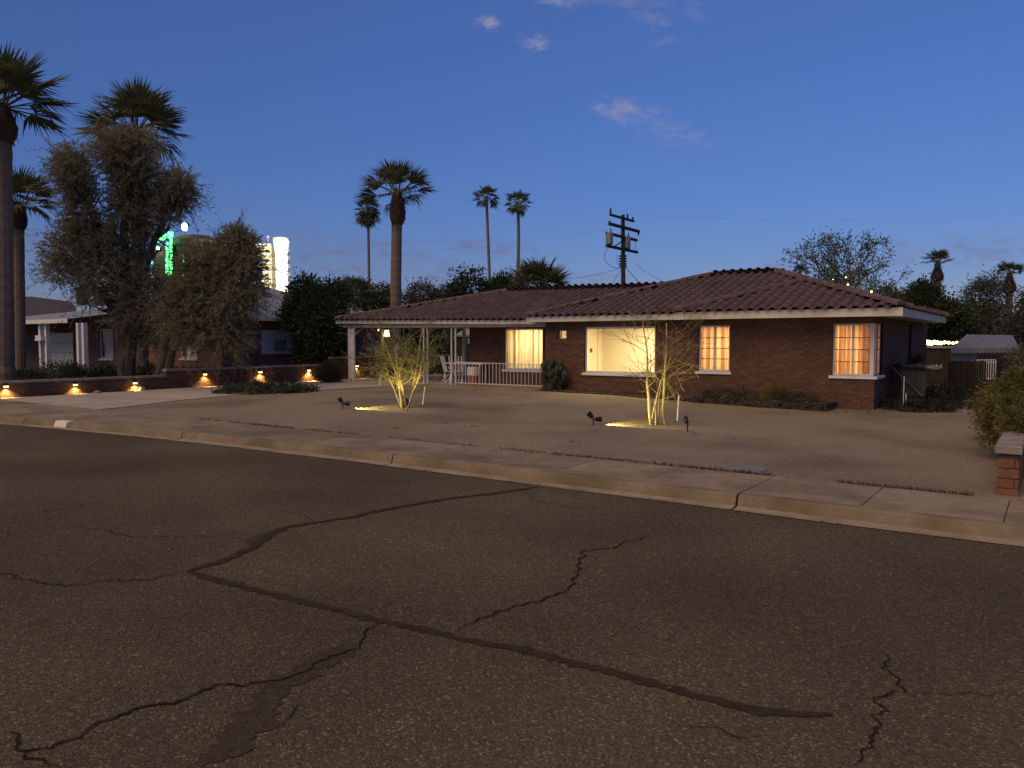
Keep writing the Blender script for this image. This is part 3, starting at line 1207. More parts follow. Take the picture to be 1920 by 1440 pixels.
roof = roof_root_mb.build('roof', 'deck', house)

# S-tile unit: x across .27, y up the slope .40, lip at the low end
tw, tl = .28, .43
pr = [(0, .012), (.03, .006), (.075, .008), (.105, .03), (.145, .068), (.19, .082), (.235, .068), (.275, .022)]
tv, tf = [], []
for (yy, lift, dz) in ((-.02, .030, -.024), (-.02, .030, 0), (tl, .004, 0)):
    for x, z in pr:
        tv.append((x - tw / 2, yy, z + lift + dz))
np_ = len(pr)
for r in range(2):
    for j in range(np_ - 1):
        a = r * np_ + j
        tf.append((a, a + 1, a + 1 + np_, a + np_))
tile_me = mesh_from('roof_tile', tv, tf, M['tile'], None, [0.0] * len(tf), False)
TILES = []


def inside(poly, x, y):
    c = False
    n = len(poly)
    for i in range(n):
        x1, y1 = poly[i]
        x2, y2 = poly[(i + 1) % n]
        if (y1 > y) != (y2 > y) and x < (x2 - x1) * (y - y1) / (y2 - y1) + x1:
            c = not c
    return c


def tile_plane(poly):
    O = Vector(poly[0])
    e = (Vector(poly[1]) - O).normalized()
    nn = e.cross(Vector(poly[2]) - O).normalized()
    if nn.z < 0:
        nn = -nn
    s = nn.cross(e).normalized()
    p2 = [((Vector(p) - O).dot(e), (Vector(p) - O).dot(s)) for p in poly]
    xm = max(p[0] for p in p2)
    x_lo = min(p[0] for p in p2)
    ym = max(p[1] for p in p2)
    ex = .37
    r = 0
    while r * ex < ym + .3:
        yc = r * ex - .06
        x = x_lo + tw / 2
        while x < xm + .2:
            if inside(p2, x, max(yc + .17, .02)) or inside(p2, x, yc + .05) or (r == 0 and 0 < x < xm):
                p = O + e * (x + random.uniform(-.006, .006)) + s * (yc + random.uniform(-.008, .008))
                mt = Matrix((e, s, nn)).transposed().to_4x4()
                mt.translation = p
                TILES.append(mt)
            x += tw
        r += 1


for k in ('mid', 'wing', 'right', 'porch', 'left', 'porchl', 'rear', 'porchr'):
    tile_plane(A_[k])
TILES.sort(key=lambda m: (m.translation - CAM).length)
for mt in TILES[:300]:
    q = mt.copy()
    o = piece('roof_tile', tile_me, roof, q.translation, q.to_euler())
V = np.array(tv)
vv, ff, tt = [], [], []
for i, mt in enumerate(TILES[300:]):
    R3 = np.array(mt.to_3x3())
    vv.append(V @ R3.T + np.array(mt.translation))
    ff += [tuple(q + i * len(tv) for q in f) for f in tf]
    tt += [random.random()] * len(tf)
link('tiling', mesh_from('tiling', np.concatenate(vv), ff, M['tile'], OFF[roof], tt), roof, 'stuff')

# half-round caps along hips and ridges
cv, cf = [], []
for (y, rr) in ((0, .124), (.42, .114)):
    for k in range(7):
        a = math.pi * k / 6
        cv.append((rr * math.cos(a), y, rr * .85 * math.sin(a) - .01))
cf = [(k, k + 1, k + 8, k + 7) for k in range(6)] + [tuple(range(6, -1, -1))]
cap_me = mesh_from('ridge_tile', cv, cf, M['tile'], None, [0.0] * len(cf))


def caps(p, q, lift=.03):
    p, q = Vector(p), Vector(q)
    d = (q - p).normalized()
    s = d.cross(Vector((0, 0, 1))).normalized()
    nn = s.cross(d).normalized()
    n = max(1, int((q - p).length / .36))
    for i in range(n):
        mt = Matrix((s, d, nn)).transposed().to_4x4()
        rot = (mt.to_quaternion() @ Vector((1, 0, 0)).rotation_difference(Vector((1, 0, random.uniform(-.04, .04))))).to_euler()
        piece('ridge_tile', cap_me, roof, p + (q - p) * (i / n) + nn * (lift + .03 + random.uniform(-.008, .008)), rot)


caps((-10.1, -.4, 2.5), (-5.6, 4.0, 3.88))
caps((-5.0, -.7, 2.52), (-2.17, 2.13, 3.41))
caps((.66, -.7, 2.52), (-2.17, 2.13, 3.41))
caps((-2.17, 2.40, 3.41), (-3.68, 4.0, 3.88))
caps((-5.6, 4.0, 3.88), (-3.6, 4.0, 3.88))
caps((.66, 8.2, 2.52), (-3.68, 4.0, 3.88))
caps((-19.45, .1, 2.55), (-13.8, 4.0, 3.665))
caps((-13.8, 4.0, 3.665), (-6.9, 4.0, 3.565))
# vent pipe on the ridge
vp = at(1399, 513, 25.2)
mb = MB()
mb.tube([vp - Vector((0, 0, .25)), vp + Vector((0, 0, .04))], .04, 8)
mb.build('vent_pipe', 'black', roof)


def fascia(p, q, h, inward, th=.035):
    """two-board fascia under the tiles, top edges at p and q; a gap-free soffit closes the eaves"""
    p, q = Vector(p), Vector(q)
    i = Vector((*inward, 0))
    mb = MB()
    dn = Vector((0, 0, -1))
    a, b = p + dn * h / 2, q + dn * h / 2
    mb.bar(a + i * th / 2, b + i * th / 2, th, h)
    o = mb.build('fascia_board', 'fascia', house)
    return o


fascia((-4.98, -.7, 2.515), (.695, -.7, 2.515), .20, (0, 1))
fascia((.66, -.664, 2.515), (.66, 8.2, 2.515), .20, (-1, 0))
fascia((-10.1, -.4, 2.49), (-4.98, -.4, 2.49), .165, (0, 1))
fascia((-10.1, -.364, 2.49), (-10.1, 8.4, 2.49), .165, (1, 0))
fascia((-4.98, -.664, 2.515), (-4.98, -.30, 2.515), .20, (1, 0))
fascia((-19.45, .1, 2.54), (-9.35, .1, 2.39), .13, (0, 1))
fascia((-19.45, .135, 2.54), (-19.45, 7.9, 2.54), .13, (1, 0))
mb = MB()
mb.box(-9.95, -9.3, .14, .26, 2.20, 2.34)
mb.build('beam_end', 'fascia', house)
mb = MB()
mb.box(-4.94, .625, -.664, .0, 2.332, 2.345)
mb.box(0.0, .625, .0, 8.2, 2.332, 2.345)
mb.box(-10.06, -4.95, -.364, .0, 2.34, 2.353)
mb.build('soffit', 'soffit', house)
mb = MB()
mb.box(-19.4, -13.9, .18, 7.6, 2.31, 2.33)
mb.box(-13.9, -9.66, .18, 1.5, 2.31, 2.33)
mb.build('porch_ceiling', 'soffit', house)
# porch beam and posts
mb = MB()
mb.bar((-19.2, .3, 2.315), (-9.7, .3, 2.24), .09, .12)
mb.build('porch_beam', 'fascia', house)


def post(x, y, w, z0=.14, z1=2.27, mat='white', d=None):
    mb = MB()
    d = d or w
    mb.box(x - w / 2, x + w / 2, y - d / 2, y + d / 2, z0, z1)
    return mb


pb = MB()
for dx in (-.13, .13):
    pb.box(-18.78 + dx - .035, -18.78 + dx + .035, .26, .33, .14, 2.28)
pb.box(-18.875, -18.685, .285, .305, .25, 2.2)
pb.build('post', 'white', house)
post(-18.8, 1.95, .13, mat='greywood').build('post', 'greywood', house)
for xx in (-15.05, -14.87, -13.75, -13.57):
    post(xx, .3, .045).build('post', 'iron', house)
post(-18.8, 7.3, .12).build('post', 'white', house)
# porch floor
mb = MB()
mb.box(-14.2, -9.66, .35, 1.5, .1, .21)
mb.build('porch_floor', 'cap', house)
mb = MB()
mb.box(-17.5, -14.3, 7.0, 7.2, .12, 1.0)
mb.build('low_wall', 'mortar', house)
# railing
rail = thing('porch_railing', 'white iron railing with thin balusters in front of the porch window', 'railing', (-11.6, .3, .2))
mb = MB()
mb.bar((-13.57, .3, 1.0), (-9.7, .3, .95), .03, .025)
mb.build('top_rail', 'iron', rail)
mb = MB()
mb.bar((-13.57, .3, .27), (-9.7, .3, .27), .03, .025)
mb.build('bottom_rail', 'iron', rail)
bm_ = MB()
bm_.box(-.0085, .0085, -.0085, .0085, 0, .72)
bal = mesh_from('baluster', bm_.v, bm_.f, M['iron'])
for i in range(26):
    piece('baluster', bal, rail, (-13.42 + i * .147, .3, .27))

# raised planting bed and soil strip along the front wall
bed = thing('planter', 'low raised bed of dark soil and rubble along the brick wall', 'planter', (-2.6, -.7, .1))
mb = MB()
mb.box(-4.35, -.85, -1.15, -.012, -.1, .20)
mb.build('soil', 'soil', bed)
rub = MB()
for i in range(150):
    x = RNG.uniform(-4.3, -.9)
    y = -1.17 + RNG.uniform(0, .25)
    rub.rock((x, y, RNG.uniform(.0, .2) + gz(x, y) * .5), RNG.uniform(.04, .10, 3), i)
rub.build('rubble', 'darkstone', bed, kind='stuff')
P, Dr = clumps([((-3.4, -.8, .32), (.9, .3, .12), 60), ((-1.6, -.8, .28), (.7, .3, .14), 60)], 26, .06, 3)
leaves('dry_plants', bed, 'shrub', P, Dr, .07, .02, 'stuff')
strip = sheet('soil_strip', [-9.6 + .35 * i for i in range(16)], lambda x: -.75 - .12 * math.sin(x * 2.1) - .15 * sstep(-9, -5, x), lambda x: .0, 4, lambda x, y: gz(x, y) + .03, 'soil')
tuft = thing('grass_tuft', 'yellow green tuft growing on the planter below the brick wall', 'plant', (-2.15, -.75, .2))
P, Dr = clumps([((-2.15, -.75, .3), (.28, .2, .16), 30)], 26, .07, 8)
Dr[:, 2] += 1.0
leaves('blades', tuft, 'bushleaf', P, Dr, .18, .015)
P, Dr = [], []
for i in range(1400):
    x = RNG.uniform(-9.4, .5)
    P.append((x, -.1 - abs(RNG.normal()) * .5, gz(x, -.4) + .02))
    Dr.append((RNG.normal(), RNG.normal(), .5))
tag(leaves('weeds', None, 'dry', P, Dr, .09, .015, 'stuff'), 'dry weeds in the bare soil at the foot of the wall', 'weeds')

# dark lobed columnar shrub by the porch corner
sh = thing('columnar_shrub', 'dark green columnar cactus clump against the brick wall under the tiny window', 'plant', (-9.15, -.35, .18))
pad_rg = np.random.default_rng(19)
pad_roots = [(Vector((-9.15 + x, -.38 + y, .14)), 0) for x, y in ((-.26, .03), (-.12, -.1), (.02, .05), (.14, -.06), (.27, .04), (.04, -.18))]
done = 0
while pad_roots and done < 46:
    q, lv = pad_roots.pop(0)
    done += 1
    h = pad_rg.uniform(.20, .34)
    w = h * pad_rg.uniform(.26, .36)
    d = Vector((pad_rg.normal() * .22, pad_rg.normal() * .16, 1)).normalized()
    mb = MB()
    mb.tube([q - d * .02, q + d * h * .25, q + d * h * .6, q + d * h * .88, q + d * h], [w * .45, w * .85, w, w * .7, w * .15], 7)
    mb.build('pad', 'cactus', sh)
    if lv < 3:
        for _ in range(2 if pad_rg.uniform() < .55 else 1):
            pad_roots.append((q + d * h * .9 + Vector((pad_rg.normal() * .05, pad_rg.normal() * .05, 0)), lv + 1))
P, Dr = clumps([((-9.15, -.4, .60), (.36, .28, .50), 130)], 22, .06, 9)
leaves('spines', sh, 'shrub', P, Dr, .06, .012, 'stuff')

# ---- porch furniture
def chair(x, y, rz, label):
    t = thing('folding_chair', label, 'chair', (0, 0, 0), 'white chairs on the porch')
    s = MB()
    for k in range(6):
        s.box(-.22, .22, -.20 + k * .072, -.14 + k * .072, .42, .44)
    s.build('seat', 'white', t)
    for k in range(5):
        s = MB()
        xx = -.18 + k * .09
        s.bar((xx, .22, .44), (xx * 1.25, .36, .98), .045, .018, (0, 1, 0))
        s.build('back_slat', 'white', t)
    for sx_ in (-.21, .21):
        s = MB()
        s.bar((sx_, -.25, 0), (sx_, .2, .60), .03, .03)
        s.build('leg', 'white', t)
        s = MB()
        s.bar((sx_, .32, 0), (sx_, -.12, .45), .03, .03)
        s.build('leg', 'white', t)
    t.location = (x, y, gz(x, y) + .02)
    t.rotation_euler = (0, 0, rz)
    return t


chair(-14.35, 1.0, 2.6, 'white slatted folding chair left of the porch table')
chair(-13.9, .75, 3.7, 'white slatted folding chair drawn up in front of the porch table end')
t = thing('patio_table', 'white patio table behind the paired thin porch posts', 'table', (-13.9, 1.15, .2))
mb = MB()
mb.box(-14.75, -12.95, .95, 1.4, .90, .95)
mb.build('tabletop', 'white', t)
for xx in (-14.65, -13.05):
    for yy in (1.0, 1.35):
        post(xx, yy, .05, .2, .90).build('leg', 'white', t)
t = thing('cooler_box', 'orange and white box standing behind the first porch balusters', 'box', (-13.1, .75, .21))
mb = MB()
mb.box(-13.28, -12.98, .6, .88, .21, .52)
mb.build('body', 'orange', t)
mb = MB()
mb.box(-13.29, -12.97, .59, .89, .525, .82)
mb.build('lid', 'white', t)
mb = MB()
for i in range(12):
    a, b = -15.15 + i * .02, -15.15 + (i + 1) * .02
    y0, y1 = .36 + .02 * math.sin(i * 1.7), .36 + .02 * math.sin((i + 1) * 1.7)
    mb.add([(a, y0, .25), (b, y1, .25), (b, y1, .98), (a, y0, .98)], [(0, 1, 2, 3)])
tag(mb.build('hanging_cloth', 'bluecloth', None, smooth=True), 'pale blue cloth hanging from the left pair of porch posts', 'cloth')
mb = MB()
# lantern and lamp under the carport
lp = on_y(725, 624, 2.0)
t = thing('porch_lantern', 'lit bell shaped lantern hanging under the carport ceiling', 'lantern', lp)
mb = MB()
mb.lathe(lp + Vector((0, 0, -.15)), [(.13, 0), (.10, .14), (.075, .26)], 8)
mb.build('shade', 'lanternglow', t)
mb = MB()
mb.lathe(lp + Vector((0, 0, .11)), [(.09, 0), (.03, .06), (.02, .10)], 8)
mb.build('cap', 'black', t)
mb = MB()
mb.lathe(lp + Vector((0, 0, -.19)), [(.07, 0), (.12, .038)], 8)
mb.build('base', 'black', t)
lamp('lantern_light', 'POINT', 6, (1, .62, .28), lp + Vector((0, 0, -.35)), t, shadow_soft_size=.1)
lp2 = on_y(713, 619, 2.0)
t = thing('porch_spotlight', 'small lit cone lamp just left of the hanging lantern', 'lamp', lp2)
mb = MB()
mb.bar(lp2 - Vector((.10, 0, -.01)), lp2 + Vector((.10, 0, -.03)), .08, .09)
mb.build('head', 'lanternglow', t)
mb = MB()
mb.bar(lp2 + Vector((.10, 0, -.03)), lp2 + Vector((.16, 0, .08)), .03, .03)
mb.build('bracket', 'black', t)

# ------------------------------------------------------------------ garden wall with lamps, left boundary
GX = -20.6
gw = thing('garden_wall', 'long low brick boundary wall with pale cap beside the driveway', 'wall', (GX, -5, .1))
yb = on_x(313, 710, GX).y
yend = on_x(612, 690, GX).y
mb = MB()
mb.box(GX - .2, GX - .008, -12.4, yb, -.1, .53)
mb.box(GX - .2, GX - .008, yb, yend, -.1, .72)
gcore = mb.build('wall', 'mortar', gw)
b2 = Bricks()
b2.face('y', GX - .008, 1, -12.4, yb, .06, .53)
b2.face('y', GX - .008, 1, yb, yend, .06, .72)
b2.finish(gcore, 'brick', 300)
mb = MB()
y = -12.4
while y < yb - .05:
    y2 = min(yb - .02, y + .4)
    mb.box(GX - .23, GX + .03, y + .004, y2 - .004, .532, .60)
    y = y2
mb.build('cap', 'cap', gw)
mb = MB()
y = yb - .02
while y < yend:
    y2 = y + .4
    mb.box(GX - .23, GX + .03, y + .004, y2 - .004, .722, .80)
    y = y2
mb.build('cap', 'cap', gw)


def wall_lamp(p, label, nx=1.0, e=75):
    """wedge shaped shielded lamp on a wall whose face looks along +x"""
    t = thing('wall_lamp', label, 'lamp', p, 'warm step lamps along the garden wall')
    mb = MB()
    x, y, z = p
    mb.add([(x, y - .07, z + .03), (x, y + .07, z + .03), (x + .09, y + .05, z - .03), (x + .09, y - .05, z - .03),
            (x, y - .07, z - .0), (x, y + .07, z - .0), (x + .09, y + .05, z - .04), (x + .09, y - .05, z - .04)],
           [(0, 3, 2, 1), (4, 5, 6, 7), (3, 7, 6, 2), (0, 4, 7, 3), (1, 2, 6, 5)])
    mb.build('hood', 'black', t)
    mb = MB()
    mb.box(x + .005, x + .085, y - .045, y + .045, z - .075, z - .042)
    mb.build('lens', 'lampglow', t)
    lamp('lamp_light', 'SPOT', e, (1, .68, .22), (x + .075, y, z - .095), t, (x + .045, y, z - 1), spot_size=math.radians(125), spot_blend=.8, shadow_soft_size=.03)
    return t


words = ('first garden wall lamp by the big palm trunk at the left picture edge', 'second garden wall lamp from the street on the low wall section',
         'third garden wall lamp just before the wall steps up', 'first lamp on the taller wall section past the step',
         'lamp on the taller garden wall behind the mound of ground cover', 'last garden wall lamp beside the dark potted shrub at the wall end')
for (px, py), w in zip(((10, 721), (140, 718), (252, 715), (383, 699), (487, 695), (578, 692)), words):
    q = on_x(px, py, GX + .005)
    wall_lamp(q, w, 1.0, 75 * random.uniform(.6, 1.15))
# return wall further back with one lamp
rw2 = thing('back_garden_wall', 'dark higher brick wall behind the carport post', 'wall', (GX, 1.5, .1))
mb = MB()
mb.box(GX - .2, GX - .008, yend + .3, 9.0, -.1, 1.02)
c2 = mb.build('wall', 'mortar', rw2)
b3 = Bricks()
b3.face('y', GX - .008, 1, yend + .3, 9.0, .06, 1.02)
b3.finish(c2, 'brick', 0)
mb = MB()
mb.box(GX - .23, GX + .03, yend + .3, 9.0, 1.022, 1.08)
mb.build('cap', 'cap', rw2)
q = on_x(668, 684, GX + .005)
wall_lamp(q, 'wall lamp seen past the carport post on the back garden wall', e=30)

# potted shrub at the end of the wall
p = on_ground(618, 718, .13)
sb = thing('round_shrub', 'dark rounded shrub at the end of the lamp lit garden wall', 'shrub', p)
P, Dr = clumps([((p.x, p.y, .5), (.42, .42, .42), 120)], 34, .08, 21)
leaves('foliage', sb, 'shrub', P, Dr, .08, .03)
mb = MB()
for k in range(5):
    mb.tube([p, p + Vector((RNG.normal() * .15, RNG.normal() * .15, .5))], [.02, .008], 4)
mb.build('stem', 'bark', sb)

# mound of ground cover on the driveway edge
gc = on_ground(505, 734, .14)
pm_ = thing('ground_cover_mound', 'low spreading mound of green ground cover ringed by stones beside the driveway', 'plant', gc)
e1 = on_ground(410, 737, .14)
e2 = on_ground(598, 736, .14)
ctr = (e1 + e2) / 2
ax = (e2 - e1) / 2
bl = []
for i in range(90):
    a = RNG.uniform(0, 6.283)
    rr = math.sqrt(RNG.uniform(0, 1))
    q = ctr + ax * (rr * math.cos(a)) * .92 + Vector((-ax.y, ax.x, 0)).normalized() * 1.15 * rr * math.sin(a)
    bl.append(((q.x, q.y, .17), (.26, .26, .20 * (1.25 - rr) + .05), 11))
P, Dr = clumps(bl, 16, .05, 31)
P[:, 2] = np.maximum(P[:, 2], .15)
leaves('foliage', pm_, 'citrus', P, Dr, .10, .045)
mb = MB()
for i in range(16):
    a = -2.9 + i * .16
    q = ctr + ax * math.cos(a) * 1.0 + Vector((-ax.y, ax.x, 0)).normalized() * 1.25 * math.sin(a)
    mb.rock((q.x, q.y, .17), RNG.uniform(.07, .14, 3), 300 + i)
mb.build('edging_stones', 'darkstone', pm_, kind='stuff')
lr = on_ground(407, 737, .14)
mb = MB()
mb.rock((lr.x, lr.y, .22), (.13, .13, .14), 5)
tag(mb.build('stone', 'cap'), 'pale stone at the left tip of the ground cover mound', 'stone')
for q, lb, r in ((on_ground(183, 737, .14), 'rounded stone lying at the foot of the low garden wall', (.16, .13, .1)), (on_ground(266, 732, .14), 'dark stone beside the third garden wall lamp', (.13, .11, .16))):
    mb = MB()
    mb.rock((q.x, q.y, .15), r, int(q.x * 10) % 97 + 100)
    tag(mb.build('stone', 'stone'), lb, 'stone')

# ------------------------------------------------------------------ yard: uplit young trees, spot lamps, white stakes
def twiggy(name, label, base, stems, seed, leafy, lev):
    t = thing(name, label, 'tree', base, 'young uplit trees in the yard')
    rg = np.random.default_rng(seed)
    tips = []
    tw_ = MB()
    for i, (d, ln, r, off) in enumerate(stems):
        mb = MB()
        p = Vector(base) + Vector(off) - Vector((0, 0, .03))
        d = Vector(d).normalized()
        pts, rad = [p], [r]
        n = 7
        dd = d.copy()
        for k in range(n):
            dd = (dd + Vector(rg.normal(size=3)) * .08).normalized()
            pts.append(pts[-1] + dd * ln / n)
            rad.append(r * (1 - .72 * (k + 1) / n))
        mb.tube(pts, rad, 7)
        mb.build('stem', 'youngbark', t, smooth=True)
        nb = 7 if leafy else 6
        if ln < .7:
            continue
        for b in range(nb):
            f = .36 + .62 * (b + rg.uniform(0, .6)) / nb
            k = min(n - 1, int(f * n))
            q = pts[k].lerp(pts[k + 1], min(1, f * n - k))
            a = rg.uniform(0, 6.283)
            out = Vector((math.cos(a), math.sin(a), rg.uniform(-.05, .55)))
            grow(tw_, q, out * .9 + dd * .35, ln * rg.uniform(.26, .46), max(.006, rad[k] * .55), lev, rg, tips, .62, 3, .72, 4, .10, .0035, .3)
    tw_.build('twigs', 'dimtwig', t, kind='stuff')
    if leafy:
        P, Dr = [], []
        for q, dd in tips:
            if q.z > base[2] + 1.55 and rg.uniform() < .8:
                continue
            if rg.uniform() < .25:
                continue
            for k in range(13):
                P.append(np.array(q) - np.array(dd) * rg.uniform(0, .25) + rg.normal(size=3) * .05)
                Dr.append(np.array(dd) * .5 + rg.normal(size=3) * .7)
        leaves('leaf_sprays', t, 'youngleaf', P, Dr, .055, .014, 'stuff')
    return t


tb1 = on_ground(757, 766, .15)
tb2 = on_ground(1234, 795, .08)
R_ = Vector(RGT)
B_ = Vector(FWD)


def sd(x, b, z):
    return R_ * x + B_ * b + Vector((0, 0, z))


twiggy('young_tree', 'leafy uplit young tree with pale forked trunks in front of the carport', tb1,
       [(sd(-.20, .0, 1), 1.55, .050, sd(-.02, 0, 0)), (sd(-.12, .1, 1), 1.75, .034, sd(-.0, .06, 0)), (sd(.06, .0, 1), 1.6, .036, sd(.06, .03, 0)),
        (sd(.22, -.1, 1), 1.3, .032, sd(.09, -.03, 0)), (sd(.05, .2, 1), 1.95, .03, sd(.07, .08, 0)), (sd(-.4, .1, 1), 1.2, .022, sd(-.03, .02, 0))], 11, True, 2)
twiggy('bare_tree', 'nearly bare uplit young tree with two pale leaning trunks in front of the picture window', tb2,
       [(sd(-.02, .02, 1), 2.02, .034, sd(-.14, 0, 0)), (sd(-.00, .0, 1), 1.25, .022, sd(-.11, .06, 0)), (sd(.145, .0, 1), 2.05, .030, sd(.03, .0, 0)),
        (sd(.10, .1, 1), 1.45, .02, sd(.0, .06, 0)), (sd(.06, 0, 1), .55, .018, sd(-.05, -.03, 0)), (sd(-.03, 0, 1), .36, .010, sd(.12, -.02, 0))], 5, False, 2)


def spot_lamp(px, py, z, label, target, heads, e):
    p = on_ground(px, py, z)
    t = thing('garden_spotlight', label, 'lamp', p, 'black spotlights staked in the yard')
    s = MB()
    s.tube([p - Vector((0, 0, .05)), p + Vector((0, 0, .10))], .014, 6)
    s.build('stake', 'black', t)
    s = MB()
    s.rock(p + Vector((0, 0, .11)), (.028, .028, .03), 3)
    s.build('knuckle', 'black', t)
    for k, (dx, db, dz, on) in enumerate(heads):
        d = (R_ * dx + B_ * db + Vector((0, 0, dz))).normalized()
        if on:
            d = (Vector(target) - (p + Vector((0, 0, .15)))).normalized()
        c = p + Vector((0, 0, .13)) + d * .02
        h = MB()
        h.tube([c, c + d * .03, c + d * .09, c + d * .135], [.02, .042, .052, .055], 10, cap=False)
        h.tube([c - d * .002, c], [.02, .02], 10)
        hd = h.build('head', 'black', t)
        h = MB()
        h.tube([c + d * .092, c + d * .096], [.047, .047], 10)
        h.build('lens', 'lampglow' if on else 'black', hd)
        if on:
            lamp('spot_light', 'SPOT', e, (1, .76, .26), c + d * .14, t, target, spot_size=math.radians(96), spot_blend=.5, shadow_soft_size=.03)
    return t


spot_lamp(643, 767, .15, 'double headed black spotlight at the left end of the warm pool of light', tb1 + Vector((0, 0, .10)), [(-.6, 0, .9, False), (1, 0, .2, True)], 120)
spot_lamp(764, 771, .15, 'black spotlight at the foot of the leafy young tree', tb1 + Vector((0, 0, 1.3)) - R_ * .1, [(-.2, .3, 1, True)], 34)
spot_lamp(1113, 798, .08, 'double headed black spotlight left of the bare young tree', tb2 + Vector((0, 0, .10)), [(-.7, 0, .8, False), (1, 0, .3, True)], 120)
spot_lamp(1289, 808, .08, 'round black spotlight right of the bare young tree', tb2 + Vector((0, 0, 1.25)), [(-.4, .3, 1, True)], 38)
for (px, py, tx, ty, z, lb) in ((792, 760, 797, 725, .15, 'white stake leaning in the gravel beside the leafy young tree'), (1270, 787, 1273, 741, .08, 'white stake standing in the gravel beside the bare young tree'),
                                (713, 724, 714, 700, .16, 'white post stub in front of the carport')):
    a = on_ground(px, py, z)
    b = at(tx, ty, (a - CAM).dot(FWD))
    mb = MB()
    mb.tube([a - Vector((0, 0, .05)), b], .016 if px != 713 else .045, 7)
    tag(mb.build('stake', 'white'), lb, 'stake', 'white stakes in the yard')
# concrete cover in the gravel by the sidewalk
p = on_ground(1402, 881, .125)
mb = MB()
ring = []
for k in range(10):
    a = 2 * math.pi * k / 10
    ring.append((p.x + math.cos(a) * .24 * RNG.uniform(.8, 1.15), p.y + math.sin(a) * .30 * RNG.uniform(.8, 1.15)))
mb.add([(x, y, .12) for x, y in ring] + [(p.x + (x - p.x) * .9, p.y + (y - p.y) * .9, .146) for x, y in ring],
       [(i, (i + 1) % 10, 10 + (i + 1) % 10, 10 + i) for i in range(10)] + [tuple(range(10, 20))])
tag(mb.build('concrete_cover', 'cover'), 'broken grey concrete cover in the gravel behind the sidewalk', 'cover')

# ------------------------------------------------------------------ right boundary
bw = thing('boundary_wall', 'low red slump brick wall with pale cap at the right edge of the yard', 'wall', (3.3, -11.3, .1))
mb = MB()
mb.box(3.203, 3.372, -11.292, -3.0, -.1, .56)
c = mb.build('wall', 'mortar', bw)
b4 = Bricks(.30, .092, .012, .06)
b4.face('x', -11.292, -1, 3.195, 3.38, .10, .56, proud=.01)
b4.face('y', 3.203, -1, -11.24, -3.0, .10, .56, proud=.01)
b4.face('y', 3.372, 1, -11.24, -3.0, .10, .56, proud=.01)
b4.finish(c, 'slump', 300)
y = -11.33
while y < -3.0:
    mb = MB()
    b = .012
    x0, x1, y0, y1, z0, z1 = 3.168, 3.407, y, y + .395, .562, .645
    mb.add([(x0, y0, z0), (x1, y0, z0), (x1, y1, z0), (x0, y1, z0), (x0, y0, z1 - b), (x1, y0, z1 - b), (x1, y1, z1 - b), (x0, y1, z1 - b),
            (x0 + b, y0 + b, z1), (x1 - b, y0 + b, z1), (x1 - b, y1 - b, z1), (x0 + b, y1 - b, z1)],
           [(3, 2, 1, 0), (0, 1, 5, 4), (1, 2, 6, 5), (2, 3, 7, 6), (3, 0, 4, 7), (4, 5, 9, 8), (5, 6, 10, 9), (6, 7, 11, 10), (7, 4, 8, 11), (8, 9, 10, 11)])
    mb.build('cap', 'cap', bw)
    y += .40
bush = thing('yellow_bush', 'rounded yellow green bush leaning over the low wall at the right edge', 'bush', (3.35, -6.3, .1))
P, Dr = clumps([((3.38, -9.5, .66), (.22, .6, .16), 90), ((3.45, -8.9, .6), (.30, .8, .24), 130), ((3.75, -8.6, .8), (.35, .7, .35), 130), ((3.2, -8.0, .62), (.40, .6, .32), 130), ((3.5, -6.0, .75), (.85, 1.0, .60), 420), ((3.15, -5.2, .55), (.6, .8, .45), 200), ((3.75, -6.6, 1.0), (.6, .7, .45), 200), ((3.45, -7.4, .6), (.5, .7, .4), 160)], 34, .07, 41)
keep = P[:, 2] > .1
leaves('foliage', bush, 'bushleaf', P[keep], Dr[keep], .06, .026)
mb = MB()
tips = []
for k in range(6):
    grow(mb, (3.45 + RNG.normal() * .05, -6.0 + RNG.normal() * .1, .08), (RNG.normal() * .5, RNG.normal() * .5, 1), .6, .025, 2, RNG, tips, .6)
mb.build('branches', 'bark', bush)

# side yard gate, post and clutter
gate = thing('side_gate', 'dark wooden side gate with a pale diagonal brace beside the house corner', 'gate', (.75, 1.7, .02))
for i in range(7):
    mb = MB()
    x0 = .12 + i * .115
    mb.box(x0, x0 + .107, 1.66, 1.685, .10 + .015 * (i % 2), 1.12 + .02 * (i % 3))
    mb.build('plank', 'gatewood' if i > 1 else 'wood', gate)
mb = MB()
mb.bar((.10, 1.64, 1.08), (.86, 1.64, .30), .03, .06, (0, 1, 0))
mb.build('brace', 'greywood', gate)
for z in (.25, .98):
    mb = MB()
    mb.box(.12, .92, 1.635, 1.658, z, z + .07)
    mb.build('rail', 'wood', gate)
mb = MB()
mb.box(.06, .115, 1.62, 1.70, .0, 1.10)
mb.build('hinge_post', 'wood', gate)
p1 = on_ground(1725, 760, .03)
t = thing('gate_post', 'weathered pale green post right of the side gate', 'post', p1)
mb = MB()
mb.box(p1.x - .05, p1.x + .05, p1.y - .05, p1.y + .05, -.05, 1.10)
mb.build('shaft', 'cactus', t)
mb = MB()
mb.box(p1.x - .065, p1.x + .065, p1.y - .065, p1.y + .065, 1.102, 1.14)
mb.build('cap', 'wood', t)
p2 = at(1724, 678, (p1 - CAM).dot(FWD) + .4)
t = thing('hanging_plant', 'dark shaggy plant above the side gate post', 'plant', p2)
P, Dr = clumps([(tuple(p2), (.13, .13, .16), 50), (tuple(p2 + Vector((-.12, 0, -.06))), (.12, .1, .08), 24)], 22, .05, 51)
leaves('foliage', t, 'shrub', P, Dr, .07, .02)
mb = MB()
mb.tube([p2 - Vector((0, 0, .9)), p2], [.02, .012], 5)
